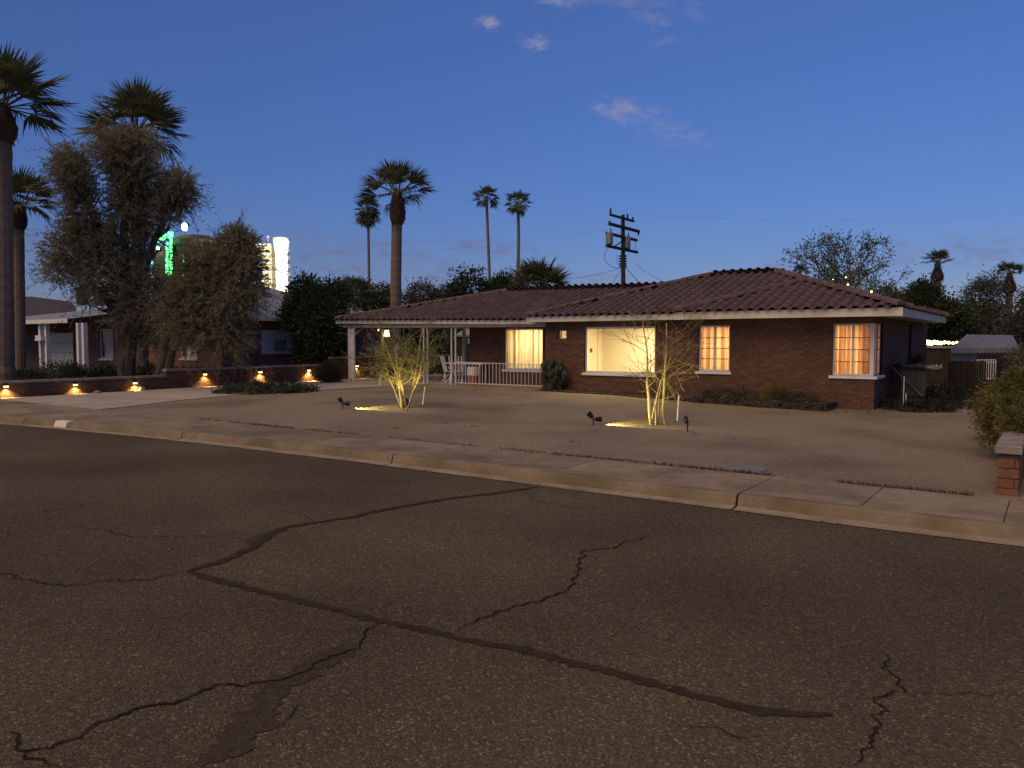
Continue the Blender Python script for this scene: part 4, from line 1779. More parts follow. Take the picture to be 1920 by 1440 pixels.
mb.build('stem', 'bark', t)
for (px, lb, hh) in ((1693, 'thin pale pipe standing at the house corner', .85), (1697.5, 'short white pipe beside the thin pipe at the house corner', .42)):
    q = on_ground(px, 770, .02)
    mb = MB()
    mb.tube([q, q + Vector((.01, 0, hh))], .012, 6)
    tag(mb.build('pipe', 'iron'), lb, 'pipe', 'pipes at the house corner')
# downspout on the side wall
dsp = on_x(1706, 660, .03)
mb = MB()
mb.box(.01, .07, dsp.y - .035, dsp.y + .035, 1.0, 2.25)
mb.build('downspout', 'pole', house)
q = on_ground(1702, 772, .02)
t = thing('garden_hose', 'coiled dark hose on the soil beside the side gate', 'hose', q)
mb = MB()
pts = []
for i in range(70):
    a = i * .42
    pts.append(q + Vector((math.cos(a) * (.16 + .004 * (i % 9)), math.sin(a) * (.16 + .003 * (i % 7)), .02 + .0013 * i)))
mb.tube(pts, .013, 5)
mb.build('coil', 'pole', t)
P, Dr = clumps([((.9, .6, .1), (.9, .8, .09), 140), ((1.7, 2.6, .12), (.7, 1.2, .12), 120), ((1.1, 4.2, .22), (.5, 1.4, .26), 130), ((.55, 3.4, .2), (.4, 1.0, .3), 70)], 16, .06, 61)  # rear clumps added to cover ground lit by the sky
P[:, 2] = np.maximum(P[:, 2], .02)
tag(leaves('undergrowth', None, 'shadeleaf', P, Dr, .09, .03, 'stuff'), 'dark low undergrowth in front of the side gate', 'undergrowth')

# fence of dark planks behind the gate, low lit ledge
fx0, fx1 = .95, 1.95
fen = thing('dark_fence', 'dark plank fence in the shade right of the gate post', 'fence', (1.6, 6.0, 0))
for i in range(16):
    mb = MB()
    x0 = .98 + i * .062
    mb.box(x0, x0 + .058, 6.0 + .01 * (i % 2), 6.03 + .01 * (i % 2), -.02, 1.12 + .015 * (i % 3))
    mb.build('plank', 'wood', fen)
q0, q1 = at(1733, 648, 30.0), at(1800, 649, 30.0)
led = thing('back_wall', 'dim brick wall behind the side yard under the row of glowing lights', 'wall', (q0 + q1) / 2)
mb = MB()
dirw = (q1 - q0).normalized()
mb.bar((q0 - dirw * .5) + Vector((0, 0, -.85)), (q1 + dirw * .5) + Vector((0, 0, -.85)), .2, 1.5)
mb.build('wall', 'darkstone', led)
mb = MB()
mb.bar((q0 - dirw * .5) + Vector((0, 0, -.05)), (q1 + dirw * .5) + Vector((0, 0, -.05)), .3, .09)
mb.build('cap', 'cap', led)
gl = thing('light_string', 'row of warm glowing bulbs above the back wall right of the house', 'lights', at(1765, 641, 30.3))
bx = MB()
bx.lathe((0, 0, -.06), [(.03, 0), (.07, .04), (.07, .09), (.02, .13)], 8)
bulb_me = mesh_from('bulb', bx.v, bx.f, M['stringglow'])
for i, px in enumerate((1736, 1741, 1746, 1752, 1758, 1764, 1771, 1779, 1787, 1794)):
    piece('bulb', bulb_me, gl, at(px, 642 + (i % 3) * .8, 30.3), None, (1.5 - .09 * i,) * 3)
mb = MB()
mb.tube([at(1733, 638, 30.3), at(1765, 639.5, 30.3), at(1797, 638, 30.3)], .012, 4)
mb.build('cord', 'black', gl)
lamp('string_light', 'POINT', 7, (1, .66, .28), at(1752, 640, 29.9), gl, shadow_soft_size=.3)
q = at(1748, 688, 28)
t = thing('pale_glimpses', 'pale scalloped row standing in for light glimpsed beyond, just right of the gate post', 'glimpses', q)
P, Dr = clumps([(tuple(at(1735 + 5 * i, 688, 28)), (.07, .05, .05), 8) for i in range(6)], 9, .025, 71)
leaves('glimpse_flecks', t, 'cream', P, Dr, .045, .035)  # pale flecks and stems added in place of light seen beyond
mb = MB()
for i in range(7):
    mb.tube([at(1735 + 5 * i, 688, 28), at(1735 + 5 * i, 725, 28)], .012, 4)
mb.build('stem', 'bark', t)

# neighbour's awning and gate at the right
aw = thing('awning_shed', 'grey metal awning with pale posts over the neighbour patio on the right', 'awning', at(1850, 700, 26))
A0, A1, A2, A3 = at(1783, 656, 25), at(1912, 655, 25), at(1898, 631, 28.5), at(1812, 630, 28.5)
mb = MB()
up = Vector((0, 0, .05))
mb.add([A0, A1, A2, A3, A0 + up, A1 + up, A2 + up, A3 + up], [(3, 2, 1, 0), (4, 5, 6, 7), (0, 1, 5, 4), (1, 2, 6, 5), (2, 3, 7, 6), (3, 0, 4, 7)])
can = mb.build('canopy', 'awning', aw)
for i in range(14):
    mb = MB()
    a, b = A0.lerp(A1, (i + .5) / 14), A3.lerp(A2, (i + .5) / 14)
    mb.bar(a + up * 1.06, b + up * 1.06, .05, .016)
    mb.build('rib', 'awning', can)
mb = MB()
for i in range(18):
    a, b = A0.lerp(A1, i / 18), A0.lerp(A1, (i + 1) / 18)
    mm = (a + b) / 2
    mb.add([a, b, b - Vector((0, 0, .08)), mm - Vector((0, 0, .13)), a - Vector((0, 0, .08))], [(0, 1, 2, 3, 4)])
mb.build('valance', 'awning', can)
for (x0, x1, y0, y1) in ((1783, 1815, 656, 677), (1799, 1814, 677, 719), (1815, 1831, 657, 706)):
    a, b = at(x0, y1, 25.3), at(x1, y0, 25.3)
    mb = MB()
    c = Vector((a.x, a.y, b.z))
    mb.add([a, Vector((b.x, b.y, a.z)), b, c] + [q + FWD * .06 for q in (a, Vector((b.x, b.y, a.z)), b, c)],
           [(0, 1, 2, 3), (7, 6, 5, 4), (0, 4, 5, 1), (1, 5, 6, 2), (2, 6, 7, 3), (3, 7, 4, 0)])
    mb.build('panel', 'palebluew', aw)
mb = MB()
a, b = at(1840, 656, 29.2), at(1925, 730, 29.2)
mb.bar(at(1830, 690, 29.2), at(1935, 690, 29.2), .1, 1.6)
mb.build('back_panel', 'pole', aw)
mb = MB()
mb.tube([at(1906, 735, 25.2), at(1906, 656, 25.2)], .03, 6)
mb.build('post', 'palebluew', aw)
pg = thing('picket_gate', 'pale metal picket gate under the awning beside the yellow bush', 'gate', at(1848, 712, 24))
pk = MB()
pk.box(-.011, .011, -.011, .011, 0, .62)
pk_me = mesh_from('picket', pk.v, pk.f, M['iron'])
ga, gb = at(1831, 712, 24), at(1866, 712, 24)
for i in range(9):
    piece('picket', pk_me, pg, ga.lerp(gb, i / 8))
for zz in (.54, .04, .62):
    mb = MB()
    mb.bar(ga + Vector((0, 0, zz)), gb + Vector((0, 0, zz)), .02, .025)
    mb.build('rail', 'iron', pg)
mb = MB()
q = at(1829, 745, 23.6)
mb.box(q.x - .03, q.x + .03, q.y - .03, q.y + .03, q.z, q.z + .75)
mb.build('gate_post', 'iron', pg)
t = thing('dark_planter', 'dark square planter standing between the awning panels', 'pot', at(1822, 708, 25))
q = at(1822, 710, 25)
mb = MB()
mb.lathe(q, [(.13, 0), (.17, .28)], 8)
mb.build('pot', 'black', t)
P, Dr = clumps([((q.x, q.y, q.z + .32), (.14, .14, .1), 20)], 14, .04, 77)
leaves('foliage', t, 'shrub', P, Dr, .06, .02)

# ------------------------------------------------------------------ neighbour house on the left
NX, NY = -24.0, -1.9
nh = thing('neighbour_house', 'brick house with grey roof and white porch posts behind the feathery trees', 'house', (NX - 6, NY + 3, 0))
NE = 2.72
opN = [(-26.9, -25.7, 1.0, 2.2), (-33.6, -32.4, .9, 2.3)]
opNS = [(.05, 1.75, 1.25, 2.2)]
mb = MB()
core(mb, 'x', NY + .008, NY + .2, -41.8, NX - .008, -.1, NE, opN)
core(mb, 'y', NX - .2, NX - .008, NY + .2, 8.0, -.1, NE, opNS)
core(mb, 'x', 7.8, 8.0, -41.8, NX - .2, -.1, NE)
nw = mb.build('wall', 'mortar', nh)
b5 = Bricks(.21, .065, .012, .05)
b5.face('y', NX - .008, 1, NY, 8.0, .3, NE - .02, opNS)
b5.face('x', NY + .008, -1, -36.5, NX, .3, NE - .02, opN)
b5.finish(nw, 'nbrick', 300)
for (o, side) in ((opN[0], 0), (opN[1], 0), (opNS[0], 1)):
    a0, a1, z0, z1 = o
    f = MB()

    def nb(mbb, u0, u1, v0, v1, d0, d1):
        if side:
            mbb.box(NX - d1, NX - d0, u0, u1, v0, v1)
        else:
            mbb.box(u0, u1, NY + d0, NY + d1, v0, v1)
    fr = .06
    nb(f, a0, a0 + fr, z0, z1, .03, .09)
    nb(f, a1 - fr, a1, z0, z1, .03, .09)
    nb(f, a0 + fr, a1 - fr, z0, z0 + fr, .03, .09)
    nb(f, a0 + fr, a1 - fr, z1 - fr, z1, .03, .09)
    w = f.build('window', 'white', nh)
    for c in (1, 2):
        m_ = MB()
        xm = a0 + (a1 - a0) * c / 3
        nb(m_, xm - .02, xm + .02, z0 + fr, z1 - fr, .04, .08)
        m_.build('muntin', 'white', w)
    m_ = MB()
    nb(m_, a0 + fr, a1 - fr, z0 + fr, z1 - fr, .085, .095)
    m_.build('pane', 'darkglass' if not side else 'palepane', w)
    m_ = MB()
    nb(m_, a0 - .06, a1 + .06, z0 - .08, z0 - .002, -.06, .1)
    m_.build('sill', 'white', w)
    if not side:
        m_ = MB()
        nb(m_, a0 + (a1 - a0) * .36, a1 - (a1 - a0) * .08, z0 + .08, z1 - .08, .06, .084)
        m_.build('blind', 'cream', w)
    else:
        m_ = MB()
        nb(m_, .75, 1.2, z0 + .07, z0 + .52, -.18, .03)
        m_.build('air_conditioner', 'grey', w)
# roof: hip over the right block, lower hip over the porch
mb = MB()
e = .5
hx0, hx1, hy0, hy1, rz = -33.0, NX + e, NY - e, 8.4, 4.45
yr = (hy0 + hy1) / 2
ap1, ap0 = (hx1 - 4.6, yr, rz), (hx0 + 3.0, yr, rz)
mb.add([(hx0, hy0, NE), (hx1, hy0, NE), (hx1, hy1, NE), (hx0, hy1, NE), ap0, ap1],
       [(0, 1, 5, 4), (1, 2, 5), (2, 3, 4, 5), (3, 0, 4)])
px0, px1, py0 = -42.4, -31.5, NY - 2.4
mb.add([(px0, py0, NE - .02), (px1, py0, NE - .02), (px1, 5, NE + 1.35), (px0 + 5.2, 5, NE + 1.35), (px0, 9, NE - .02)], [(0, 1, 2, 3), (0, 3, 4)])
mb.build('roof', 'slate', nh)
mb = MB()
mb.box(hx0, hx1 + .03, hy0 - .03, hy0, NE - .14, NE)
mb.box(hx1, hx1 + .03, hy0, hy1, NE - .14, NE)
mb.build('fascia_board', 'white', nh)
mb = MB()
mb.box(px0 - .1, px1, py0 - .05, py0, NE - .20, NE - .02)
mb.build('fascia_board', 'white', nh)
for px in (78, 89, 149, 159):
    q = on_y(px, 640, py0 + .25)
    mb = MB()
    mb.box(q.x - .09, q.x + .09, py0 + .16, py0 + .34, .1, NE - .2)
    mb.build('post', 'white', nh)
ga, gb = on_y(92, 640, NY - .06), on_y(137, 640, NY - .06)
for i in range(4):
    mb = MB()
    mb.box(ga.x, gb.x, NY - .08, NY - .03, .15 + i * .5, .63 + i * .5)
    mb.build('door_panel', 'cream', nh)
q = on_y(72, 633, py0)
t = thing('mailbox', 'white box fixed to the porch post of the house far left', 'mailbox', (q.x, py0, q.z))
mb = MB()
mb.box(q.x - .28, q.x + .28, py0 - .02, py0 + .15, q.z - .11, q.z + .10)
mb.build('box', 'white', t)
mb = MB()
mb.box(q.x - .31, q.x + .31, py0 - .04, py0 + .15, q.z - .14, q.z - .112)
mb.build('base', 'white', t)
q = at(166, 553, 45)
t = thing('roof_air_cooler', 'boxy air cooler unit on the roof behind the feathery tree', 'air cooler', q)
for k in range(2):
    mb = MB()
    c = q + RGT * (-.30 + .42 * k)
    mb.box(c.x - .2, c.x + .17, c.y - .3, c.y + .3, c.z - .55, c.z + .40)
    mb.build('panel', 'black', t)
mb = MB()
mb.box(q.x + .35, q.x + 1.0, q.y - .2, q.y + .6, q.z - .6, q.z + .38)
mb.build('duct', 'palebluew', t)
mb = MB()
for dx in (-.4, .25):
    mb.tube([q + Vector((dx, 0, -1.3)), q + Vector((dx, 0, -.5))], .03, 5)
mb.build('legs', 'grey', t)
# darker house behind
dh = thing('dark_roof_house', 'house with a dark low roof beyond the porch at far left', 'house', at(95, 640, 62))
c = at(95, 640, 62)
rp = [at(-40, 606, 58), at(150, 604, 58), at(135, 566, 66), at(60, 556, 66), at(-60, 556, 66)]
mb = MB()
mb.add(rp, [(0, 1, 2, 3, 4)])
mb.add([p + Vector((0, 0, -.15)) for p in rp], [(4, 3, 2, 1, 0)])
mb.build('roof', 'darkroof', dh)
mb = MB()
mb.bar(at(-30, 640, 60) + Vector((0, 0, -.3)), at(146, 640, 60) + Vector((0, 0, -.3)), .3, 3.2)
mb.build('wall', 'palebluew', dh)

# low planting in front of the neighbour house
hed = [((60, 700), 27, .9, .55, 'dark bushes between the big palm trunk and the white porch posts', 'shrub'), ((110, 690), 31, 1.2, .65, 'leafy bush in front of the cream garage door', 'olive'),
       ((145, 694), 30.5, .8, .55, 'dark bush at the foot of the right porch post pair', 'shrub'), ((205, 690), 31, .8, .6, 'dark shrub beneath the neighbour front window', 'shrub'),
       ((350, 688), 30, 1.5, .45, 'low green hedge under the neighbour lit wall', 'citrus'), ((285, 690), 29.5, 1.0, .7, 'dark shrub between the two feathery tree trunks', 'shrub')]
for i, ((px, py), d, rx, rz_, lb, mt) in enumerate(hed):
    q = at(px, py, d)
    t = thing('shrub', lb, 'shrub', (q.x, q.y, .1), 'shrubs in front of the neighbour house')
    P, Dr = clumps([((q.x, q.y, .1 + rz_ * .45), (rx, rx * .7, rz_ * .62), int(110 * rx))], 26, .1, 80 + i)
    k = P[:, 2] > .1
    leaves('foliage', t, mt, P[k], Dr[k], .11, .045)

# ------------------------------------------------------------------ palms
def frond_mesh(seed, nl=24, spread=112, droop=.25):
    rg = np.random.default_rng(seed)
    mb = MB()
    pe = .46
    mb.bar((0, 0, 0), (pe, 0, .02), .022, .014)
    for i in range(nl):
        th = math.radians(-spread + 2 * spread * (i + .5) / nl + rg.uniform(-2, 2))
        ln = .60 * (1 - .22 * abs(th) / math.radians(spread)) * rg.uniform(.88, 1.08)
        d = Vector((math.cos(th), math.sin(th), .10 * abs(math.sin(th)) + rg.uniform(-.05, .05))).normalized()
        s = Vector((-math.sin(th), math.cos(th), rg.uniform(-.3, .3))).normalized()
        w = .020 * rg.uniform(.8, 1.2)
        b = Vector((pe - .02, 0, .02))
        m1 = b + d * ln * .55 + Vector((0, 0, -droop * .06))
        tip = b + d * ln + Vector((0, 0, -droop * ln * rg.uniform(.5, 1.4)))
        mb.add([b, m1 + s * w, tip, m1 - s * w], [(0, 1, 2, 3)])
    return mesh_from('frond', mb.v, mb.f, M['palmleaf'])


FR = [frond_mesh(i, 26, 58 + 8 * i, .10 + .12 * i) for i in range(4)]


def palm(label, base, top, r0, r1, R, n, boots=None, elev=(82, -18), seed=0, thatch=None, group=None, bend=None, bark='palmbark', bootmat='palmboot', neck=False):
    base, top = Vector(base), Vector(top)
    rg = np.random.default_rng(seed)
    t = thing('palm_tree', label, 'palm tree', base, group)
    mb = MB()
    H = (top - base).length
    ns = max(14, int(H / .22))
    pts, rad = [], []
    for i in range(ns + 1):
        f = i / ns
        q = base.lerp(top, f)
        if bend is not None:
            q = q + Vector(bend) * math.sin(math.pi * f)
        pts.append(q)
        flare = 1 + .35 * max(0, 1 - f * 9)
        rad.append((r0 + (r1 - r0) * f) * flare * (1 + (.03 if i % 2 else -.02) + rg.uniform(-.02, .02)))
    mb.tube(pts, rad, 12)
    mb.build('trunk', bark, t, smooth=False)
    ax_ = (pts[-1] - pts[-2]).normalized()
    if boots:
        bl_, br_ = boots
        mb = MB()
        prof_ = [(r1 * 1.0, -bl_), (br_ * .92, -bl_ * .80), (br_, -bl_ * .55), (br_ * .86, -bl_ * .30), (br_ * .62, 0), (r1 * .5, bl_ * .22)]
        if neck:
            prof_ = [(r1 * 1.0, -bl_ * 1.05), (br_ * .95, -bl_ * .86), (br_, -bl_ * .68), (br_ * .72, -bl_ * .42), (br_ * .36, -bl_ * .16), (br_ * .30, bl_ * .1)]
        mb.lathe(top, prof_, 12)
        for k in range(int(90)):
            a = rg.uniform(0, 6.283)
            f = rg.uniform(0, 1)
            z = -bl_ * f
            rr = np.interp(z, [p[1] for p in prof_], [p[0] for p in prof_])
            o = Vector((math.cos(a), math.sin(a), 0))
            tn = Vector((-math.sin(a), math.cos(a), 0))
            b = top + o * rr * .92 + Vector((0, 0, z))
            w = br_ * .22
            tip = b + o * br_ * .30 * rg.uniform(.4, 1.2) + Vector((0, 0, (.9 if rg.uniform() < .7 else -.7) * br_ * .5))
            mb.add([b - tn * w * .5, b + tn * w * .5, tip + tn * w * .2, tip - tn * w * .2], [(0, 1, 2, 3)])
        mb.build('frond_bases', bootmat, t)
    if thatch:
        P, Dr = clumps([(tuple(top + Vector((0, 0, -thatch[0] * .55))), (thatch[1], thatch[1], thatch[0] * .55), 70)], 22, thatch[1] * .2, seed + 5)
        Dr[:, 2] -= 1.2
        leaves('thatch', t, 'thatch', P, Dr, thatch[1] * .55, thatch[1] * .06)
    for k in range(n):
        f = (k + rg.uniform(0, 1)) / n
        el = math.radians(elev[0] + (elev[1] - elev[0]) * f ** .9)
        az = k * 2.39996 + rg.uniform(-.3, .3)
        sc = R * rg.uniform(.85, 1.12) * (.92 if f < .15 else 1)
        rot = (Matrix.Rotation(az, 3, 'Z') @ Matrix.Rotation(-el, 3, 'Y') @ Matrix.Rotation(rg.uniform(-.6, .6), 3, 'X')).to_euler()
        piece('frond', FR[k % 4], t, top + Vector((0, 0, r1 * .3)) + Vector((math.cos(az), math.sin(az), 0)) * r1 * .4, rot, (sc, sc, sc))
    return t


def ground_at(p, z=.1):
    return Vector((p.x, p.y, z))


def palm_px(label, px, py_top, d, py_base_px, wpx, R_px, n, boots=None, seed=0, dxb=0, z=.1, **kw):
    """crown base at pixel (px, py_top), d metres ahead; trunk foot dxb pixels to the side"""
    top = at(px, py_top, d)
    foot = ground_at(at(px + dxb, 640, d), z)
    k = d / F
    return palm(label, foot, top, wpx * k / 2 * 1.1, wpx * k / 2 * .95, R_px * k, n, None if boots is None else (boots[0] * k, boots[1] * k), seed=seed,
                thatch=kw.pop('thatch', None), **kw)


pg_ = 'palm trees'
palm_px('massive palm at the left picture edge with brown frond bases below its crown', 2, 206, 23.9, 700, 36, 118, 34, (60, 26), 1, group=pg_)
palm_px('shorter palm just behind the massive palm trunk at the left edge', 34, 388, 28.0, 700, 20, 74, 30, (42, 15), 2, group=pg_)
palm_px('tall palm whose crown rises above the feathery tree top', 256, 250, 31.0, 700, 24, 100, 30, (40, 20), 3, dxb=8, group=pg_)
palm_px('thick trunked palm standing behind the porch roof', 745, 366, 43.0, 580, 19.5, 70, 23, (55, 15.5), 4, dxb=-6, group=pg_)
palm_px('slender palm with a shaggy round head left of the thick trunked palm', 690, 392, 80, 520, 5, 26, 40, None, 5, dxb=4, group=pg_, elev=(80, -75), thatch=(1.2, .95))
palm_px('left one of the two thin tall palms behind the house', 912, 372, 78, 540, 5.5, 27, 26, None, 6, dxb=12, group=pg_, elev=(85, -40))
palm_px('right one of the two thin tall palms with a curved trunk', 971, 382, 78, 520, 6, 27, 34, None, 7, dxb=-24, group=pg_, elev=(80, -65), bend=RGT * .55)
palm_px('small palm with dark bulbous neck right of the house above the citrus tree', 1758, 494, 48, 560, 11, 29, 26, (34, 11), 8, dxb=3, group=pg_, bootmat='darkboot', neck=True, elev=(86, 2))
palm_px('small palm with dark bulbous neck near the right picture edge', 1893, 515, 46, 600, 12, 27, 26, (34, 12), 9, dxb=-2, group=pg_, bootmat='darkboot', neck=True, elev=(86, 2))
palm_px('little dark palm head peeping over the tiled roof', 1500, 512, 52, 530, 5, 19, 30, None, 10, group=pg_, elev=(85, -5))
palm_px('low fan palm showing its fronds over the porch ridge', 1010, 548, 42, 560, 14, 68, 34, None, 12, group=pg_, elev=(85, 12))
palm_px('bushy fan palm in the dark trees left of the thick trunked palm', 664, 560, 42, 600, 12, 46, 30, None, 13, group=pg_, elev=(85, -10))

# ------------------------------------------------------------------ feathery trees on the left
def px_of(p):
    d = Vector(p) - CAM
    z = d.dot(FWD) * CP - d.z * SP
    y = d.dot(FWD) * SP + d.z * CP
    return 960 + F * d.dot(RGT) / z, 720 - F * y / z


def pxblobs(lst, d0, k=1.0):
    out = []
    for (px, py, rx, ry, n, dd) in lst:
        c = at(px, py, d0 + dd)
        s = (d0 + dd) / F
        out.append((tuple(c), (rx * s, rx * s, ry * s), int(n * k)))
    return out


def gap(p, rg):
    x, y = px_of(p)
    if 281 < x < 334 and 436 < y < 528 and abs((x - 300)) < 30:
        return rg.uniform() < .93
    if abs(x - (170 + (y - 300) * .24)) < 13 + .05 * (y - 300) * (y < 400) and 290 < y < 430:
        return rg.uniform() < .93
    if x > 285 and 395 < y < 440 and x < 345 and y > 475 - .2 * x:
        return rg.uniform() < .8
    return False


def feathery(label, foot, limbs, blobs, seed, trunk_r):
    t = thing('feathery_tree', label, 'tree', foot, 'feathery trees in front of the neighbour house')
    mb = MB()
    rg = np.random.default_rng(seed)
    tips = []
    mb2 = MB()
    for i, l in enumerate(limbs):
        pts = [Vector(foot) + Vector((rg.normal() * .05, rg.normal() * .05, -.05))] + [Vector(q) for q in l]
        sm = []
        for a, b in zip(pts[:-1], pts[1:]):
            for f in (0, .33, .66):
                sm.append(a.lerp(b, f) + Vector(rg.normal(size=3)) * .05)
        sm.append(pts[-1])
        n = len(sm)
        rad = [trunk_r * (1 - .8 * j / (n - 1)) for j in range(n)]
        mb.tube(sm, rad, 8)
        for j in range(3, n, 1):
            for _ in range(3):
                grow(mb2, sm[j], Vector(rg.normal(size=3)) + Vector((0, 0, .5)), .75, rad[j] * .35, 1, rg, tips, .6, 3, .65, 4, .15, .008)
    mb.build('trunk', 'bark', t)
    mb2.build('branches', 'bark', t)
    P, Dr = sprays(blobs, seed, .40, 18, .45, gap, .2)
    P2, D2_ = sprays([(c, r, int(n * .16)) for c, r, n in blobs], seed + 50, .85, 22, .5, gap, .45)
    P, Dr = np.concatenate([P, P2]), np.concatenate([Dr, D2_])
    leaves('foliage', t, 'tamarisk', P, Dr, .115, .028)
    return t


D1 = 27.4
f1 = ground_at(at(240, 690, D1), .1)
B1 = pxblobs([(222, 284, 44, 38, 400, 0), (252, 330, 42, 56, 420, 0), (258, 272, 38, 30, 140, .3), (140, 332, 32, 48, 300, -.3), (118, 300, 16, 34, 60, -.3), (170, 395, 44, 50, 300, 0),
              (330, 365, 32, 30, 260, .2), (285, 410, 48, 46, 320, .2), (235, 420, 48, 70, 380, 0), (140, 470, 50, 44, 260, -.3), (108, 505, 30, 26, 90, -.4),
              (205, 520, 70, 60, 520, 0), (290, 560, 70, 60, 520, .2), (262, 596, 50, 30, 240, 0), (300, 625, 40, 26, 110, .3), (170, 440, 44, 40, 220, 0), (330, 345, 26, 24, 80, .2)], D1)
feathery('large feathery tamarisk tree with several ragged crowns beside the palms', f1,
         [[at(236, 600, D1), at(230, 470, D1), at(240, 330, D1), at(228, 250, D1)], [at(225, 560, D1), at(180, 440, D1), at(140, 320, D1)],
          [at(250, 560, D1), at(290, 450, D1), at(335, 360, D1)], [at(220, 580, D1), at(140, 490, D1)]], [(c, r, int(n * 1.7)) for c, r, n in B1], 3, .24)
D2 = 26.2
f2 = ground_at(at(303, 690, D2), .1)
B2 = pxblobs([(446, 452, 26, 20, 150, 0), (405, 492, 42, 32, 330, 0), (456, 500, 30, 38, 240, 0), (368, 545, 46, 46, 330, 0), (428, 566, 50, 48, 380, 0), (380, 616, 54, 42, 300, 0), (438, 632, 34, 38, 160, 0),
              (470, 470, 16, 26, 50, 0), (340, 600, 42, 54, 200, 0), (362, 492, 26, 26, 80, 0), (474, 545, 22, 40, 90, 0)], D2)
feathery('lower feathery tamarisk tree right of the large one hiding the lit tower', f2,
         [[at(320, 600, D2), at(370, 520, D2), at(430, 440, D2)], [at(330, 590, D2), at(400, 570, D2), at(450, 520, D2)], [at(310, 600, D2), at(340, 560, D2)]], [(c, r, int(n * 1.8)) for c, r, n in B2], 8, .20)


# ------------------------------------------------------------------ other trees
def leafy(label, px, d, blobs, mat, seed, per=30, sig=.16, L=.13, Wd=.06, trunk=.12, z=.05, group=None, limbs=True, name='leafy_tree', k=1.0):
    foot = ground_at(at(px, 640, d), z)
    t = thing(name, label, 'tree', foot, group)
    bb = pxblobs(blobs, d, k)
    rg = np.random.default_rng(seed)
    mb = MB()
    tips = []
    for c, r, n in bb:
        m = Vector(foot).lerp(Vector(c), .5) + Vector(rg.normal(size=3)) * .15
        mb.tube([foot, m, Vector(c)], [trunk, trunk * .6, trunk * .25], 6)
        if limbs:
            for _ in range(3):
                grow(mb, m.lerp(Vector(c), .6), Vector(rg.normal(size=3)) + Vector((0, 0, .6)), min(r) * 1.1, trunk * .2, 1, rg, tips, .6, 3, .65, 4, .1, .008)
    mb.build('trunk', 'bark', t)
    P, Dr = clumps(bb, per, sig, seed)
    kk = P[:, 2] > .08
    leaves('crown', t, mat, P[kk], Dr[kk], L, Wd)
    return t


tg = 'trees behind the houses'
leafy('dark broad leaved tree between the neighbour wall and the carport', 600, 33, [(590, 580, 44, 44, 170, 0), (570, 545, 22, 22, 50, 0), (610, 610, 42, 50, 170, -.5), (630, 560, 34, 30, 90, .5), (555, 590, 24, 30, 60, 0), (600, 660, 48, 40, 140, .3), (635, 640, 26, 44, 80, .5)],
      'citrus', 201, 36, .17, .16, .07, .14, group=tg)
leafy('dark tree mass just right of the carport corner behind the palm trunk', 700, 46, [(700, 575, 36, 24, 90, 0), (680, 560, 30, 24, 60, 0), (725, 560, 24, 22, 50, 1)], 'citrus', 202, 30, .22, .2, .08, group=tg)
leafy('small rounded tree showing above the porch roof right of the thick palm', 787, 52, [(790, 555, 26, 24, 90, 0), (770, 575, 22, 20, 50, 0)], 'olive', 203, 28, .22, .18, .07, group=tg)
leafy('dark low tree behind the porch ridge between two palms', 845, 54, [(840, 562, 34, 22, 100, 0), (815, 570, 22, 18, 40, 0)], 'citrus', 204, 28, .22, .2, .08, group=tg)
leafy('open crowned tree with loose round leaf tufts behind the porch ridge', 885, 50, [(880, 540, 40, 26, 60, 0), (865, 520, 18, 14, 10, 0), (900, 520, 24, 16, 14, 0), (930, 545, 30, 22, 50, 0), (860, 550, 30, 18, 40, 0)], 'citrus', 205, 22, .13, .2, .11, group=tg)
leafy('dark leafy tree left of the low fan palm', 950, 50, [(950, 538, 30, 24, 90, 0), (925, 555, 26, 18, 50, 0), (975, 545, 20, 18, 30, 0)], 'citrus', 206, 26, .18, .2, .08, group=tg)
leafy('dense dark trees seen through the carport', 760, 48, [(680, 640, 50, 36, 120, 0), (760, 650, 70, 40, 200, 0), (840, 640, 50, 36, 120, 0), (720, 690, 80, 30, 150, -1), (830, 690, 60, 30, 100, -1)], 'citrus', 207, 30, .25, .22, .09, group=tg)
# tree behind the house on the right, half bare, with small lights
bt = thing('sparse_tree', 'sparse wide tree with thin leaves behind the right end of the tiled roof', 'tree', ground_at(at(1590, 640, 44), .05), tg)
mb = MB()
tips = []
rg = np.random.default_rng(77)
ft = ground_at(at(1590, 640, 44), .05)
cr = at(1588, 560, 44)
mb.tube([ft, ft.lerp(cr, .5), cr], [.2, .16, .12], 8)
for (px, py) in ((1530, 480), (1560, 455), (1600, 450), (1640, 450), (1655, 500), (1500, 470), (1680, 540), (1570, 500), (1620, 500)):
    e_ = at(px, py, 44 + rg.uniform(-1, 1))
    grow(mb, cr, (e_ - cr), (e_ - cr).length * .75, .06, 2, rg, tips, .45, 4, .55, 4, .12, .01, .35)
mb.build('trunk', 'bark', bt)
P, Dr = [], []
for q, dd in tips:
    for k in range(7):
        P.append(np.array(q) + rg.normal(size=3) * .16)
        Dr.append(rg.normal(size=3))
bb = pxblobs([(1545, 470, 44, 26, 40, 0), (1570, 510, 40, 40, 90, 0), (1640, 470, 30, 26, 26, 0), (1590, 545, 50, 30, 120, 0), (1650, 555, 30, 18, 50, 0), (1510, 475, 16, 20, 8, 0)], 44)
P2, D2_ = clumps(bb, 16, .14, 78)
leaves('crown', bt, 'olive', np.concatenate([np.array(P), P2]), np.concatenate([np.array(Dr), D2_]), .16, .07)
sl_ = thing('tree_lights', 'yellow fairy lights glowing in the sparse tree behind the roof', 'lights', at(1590, 540, 42.5))
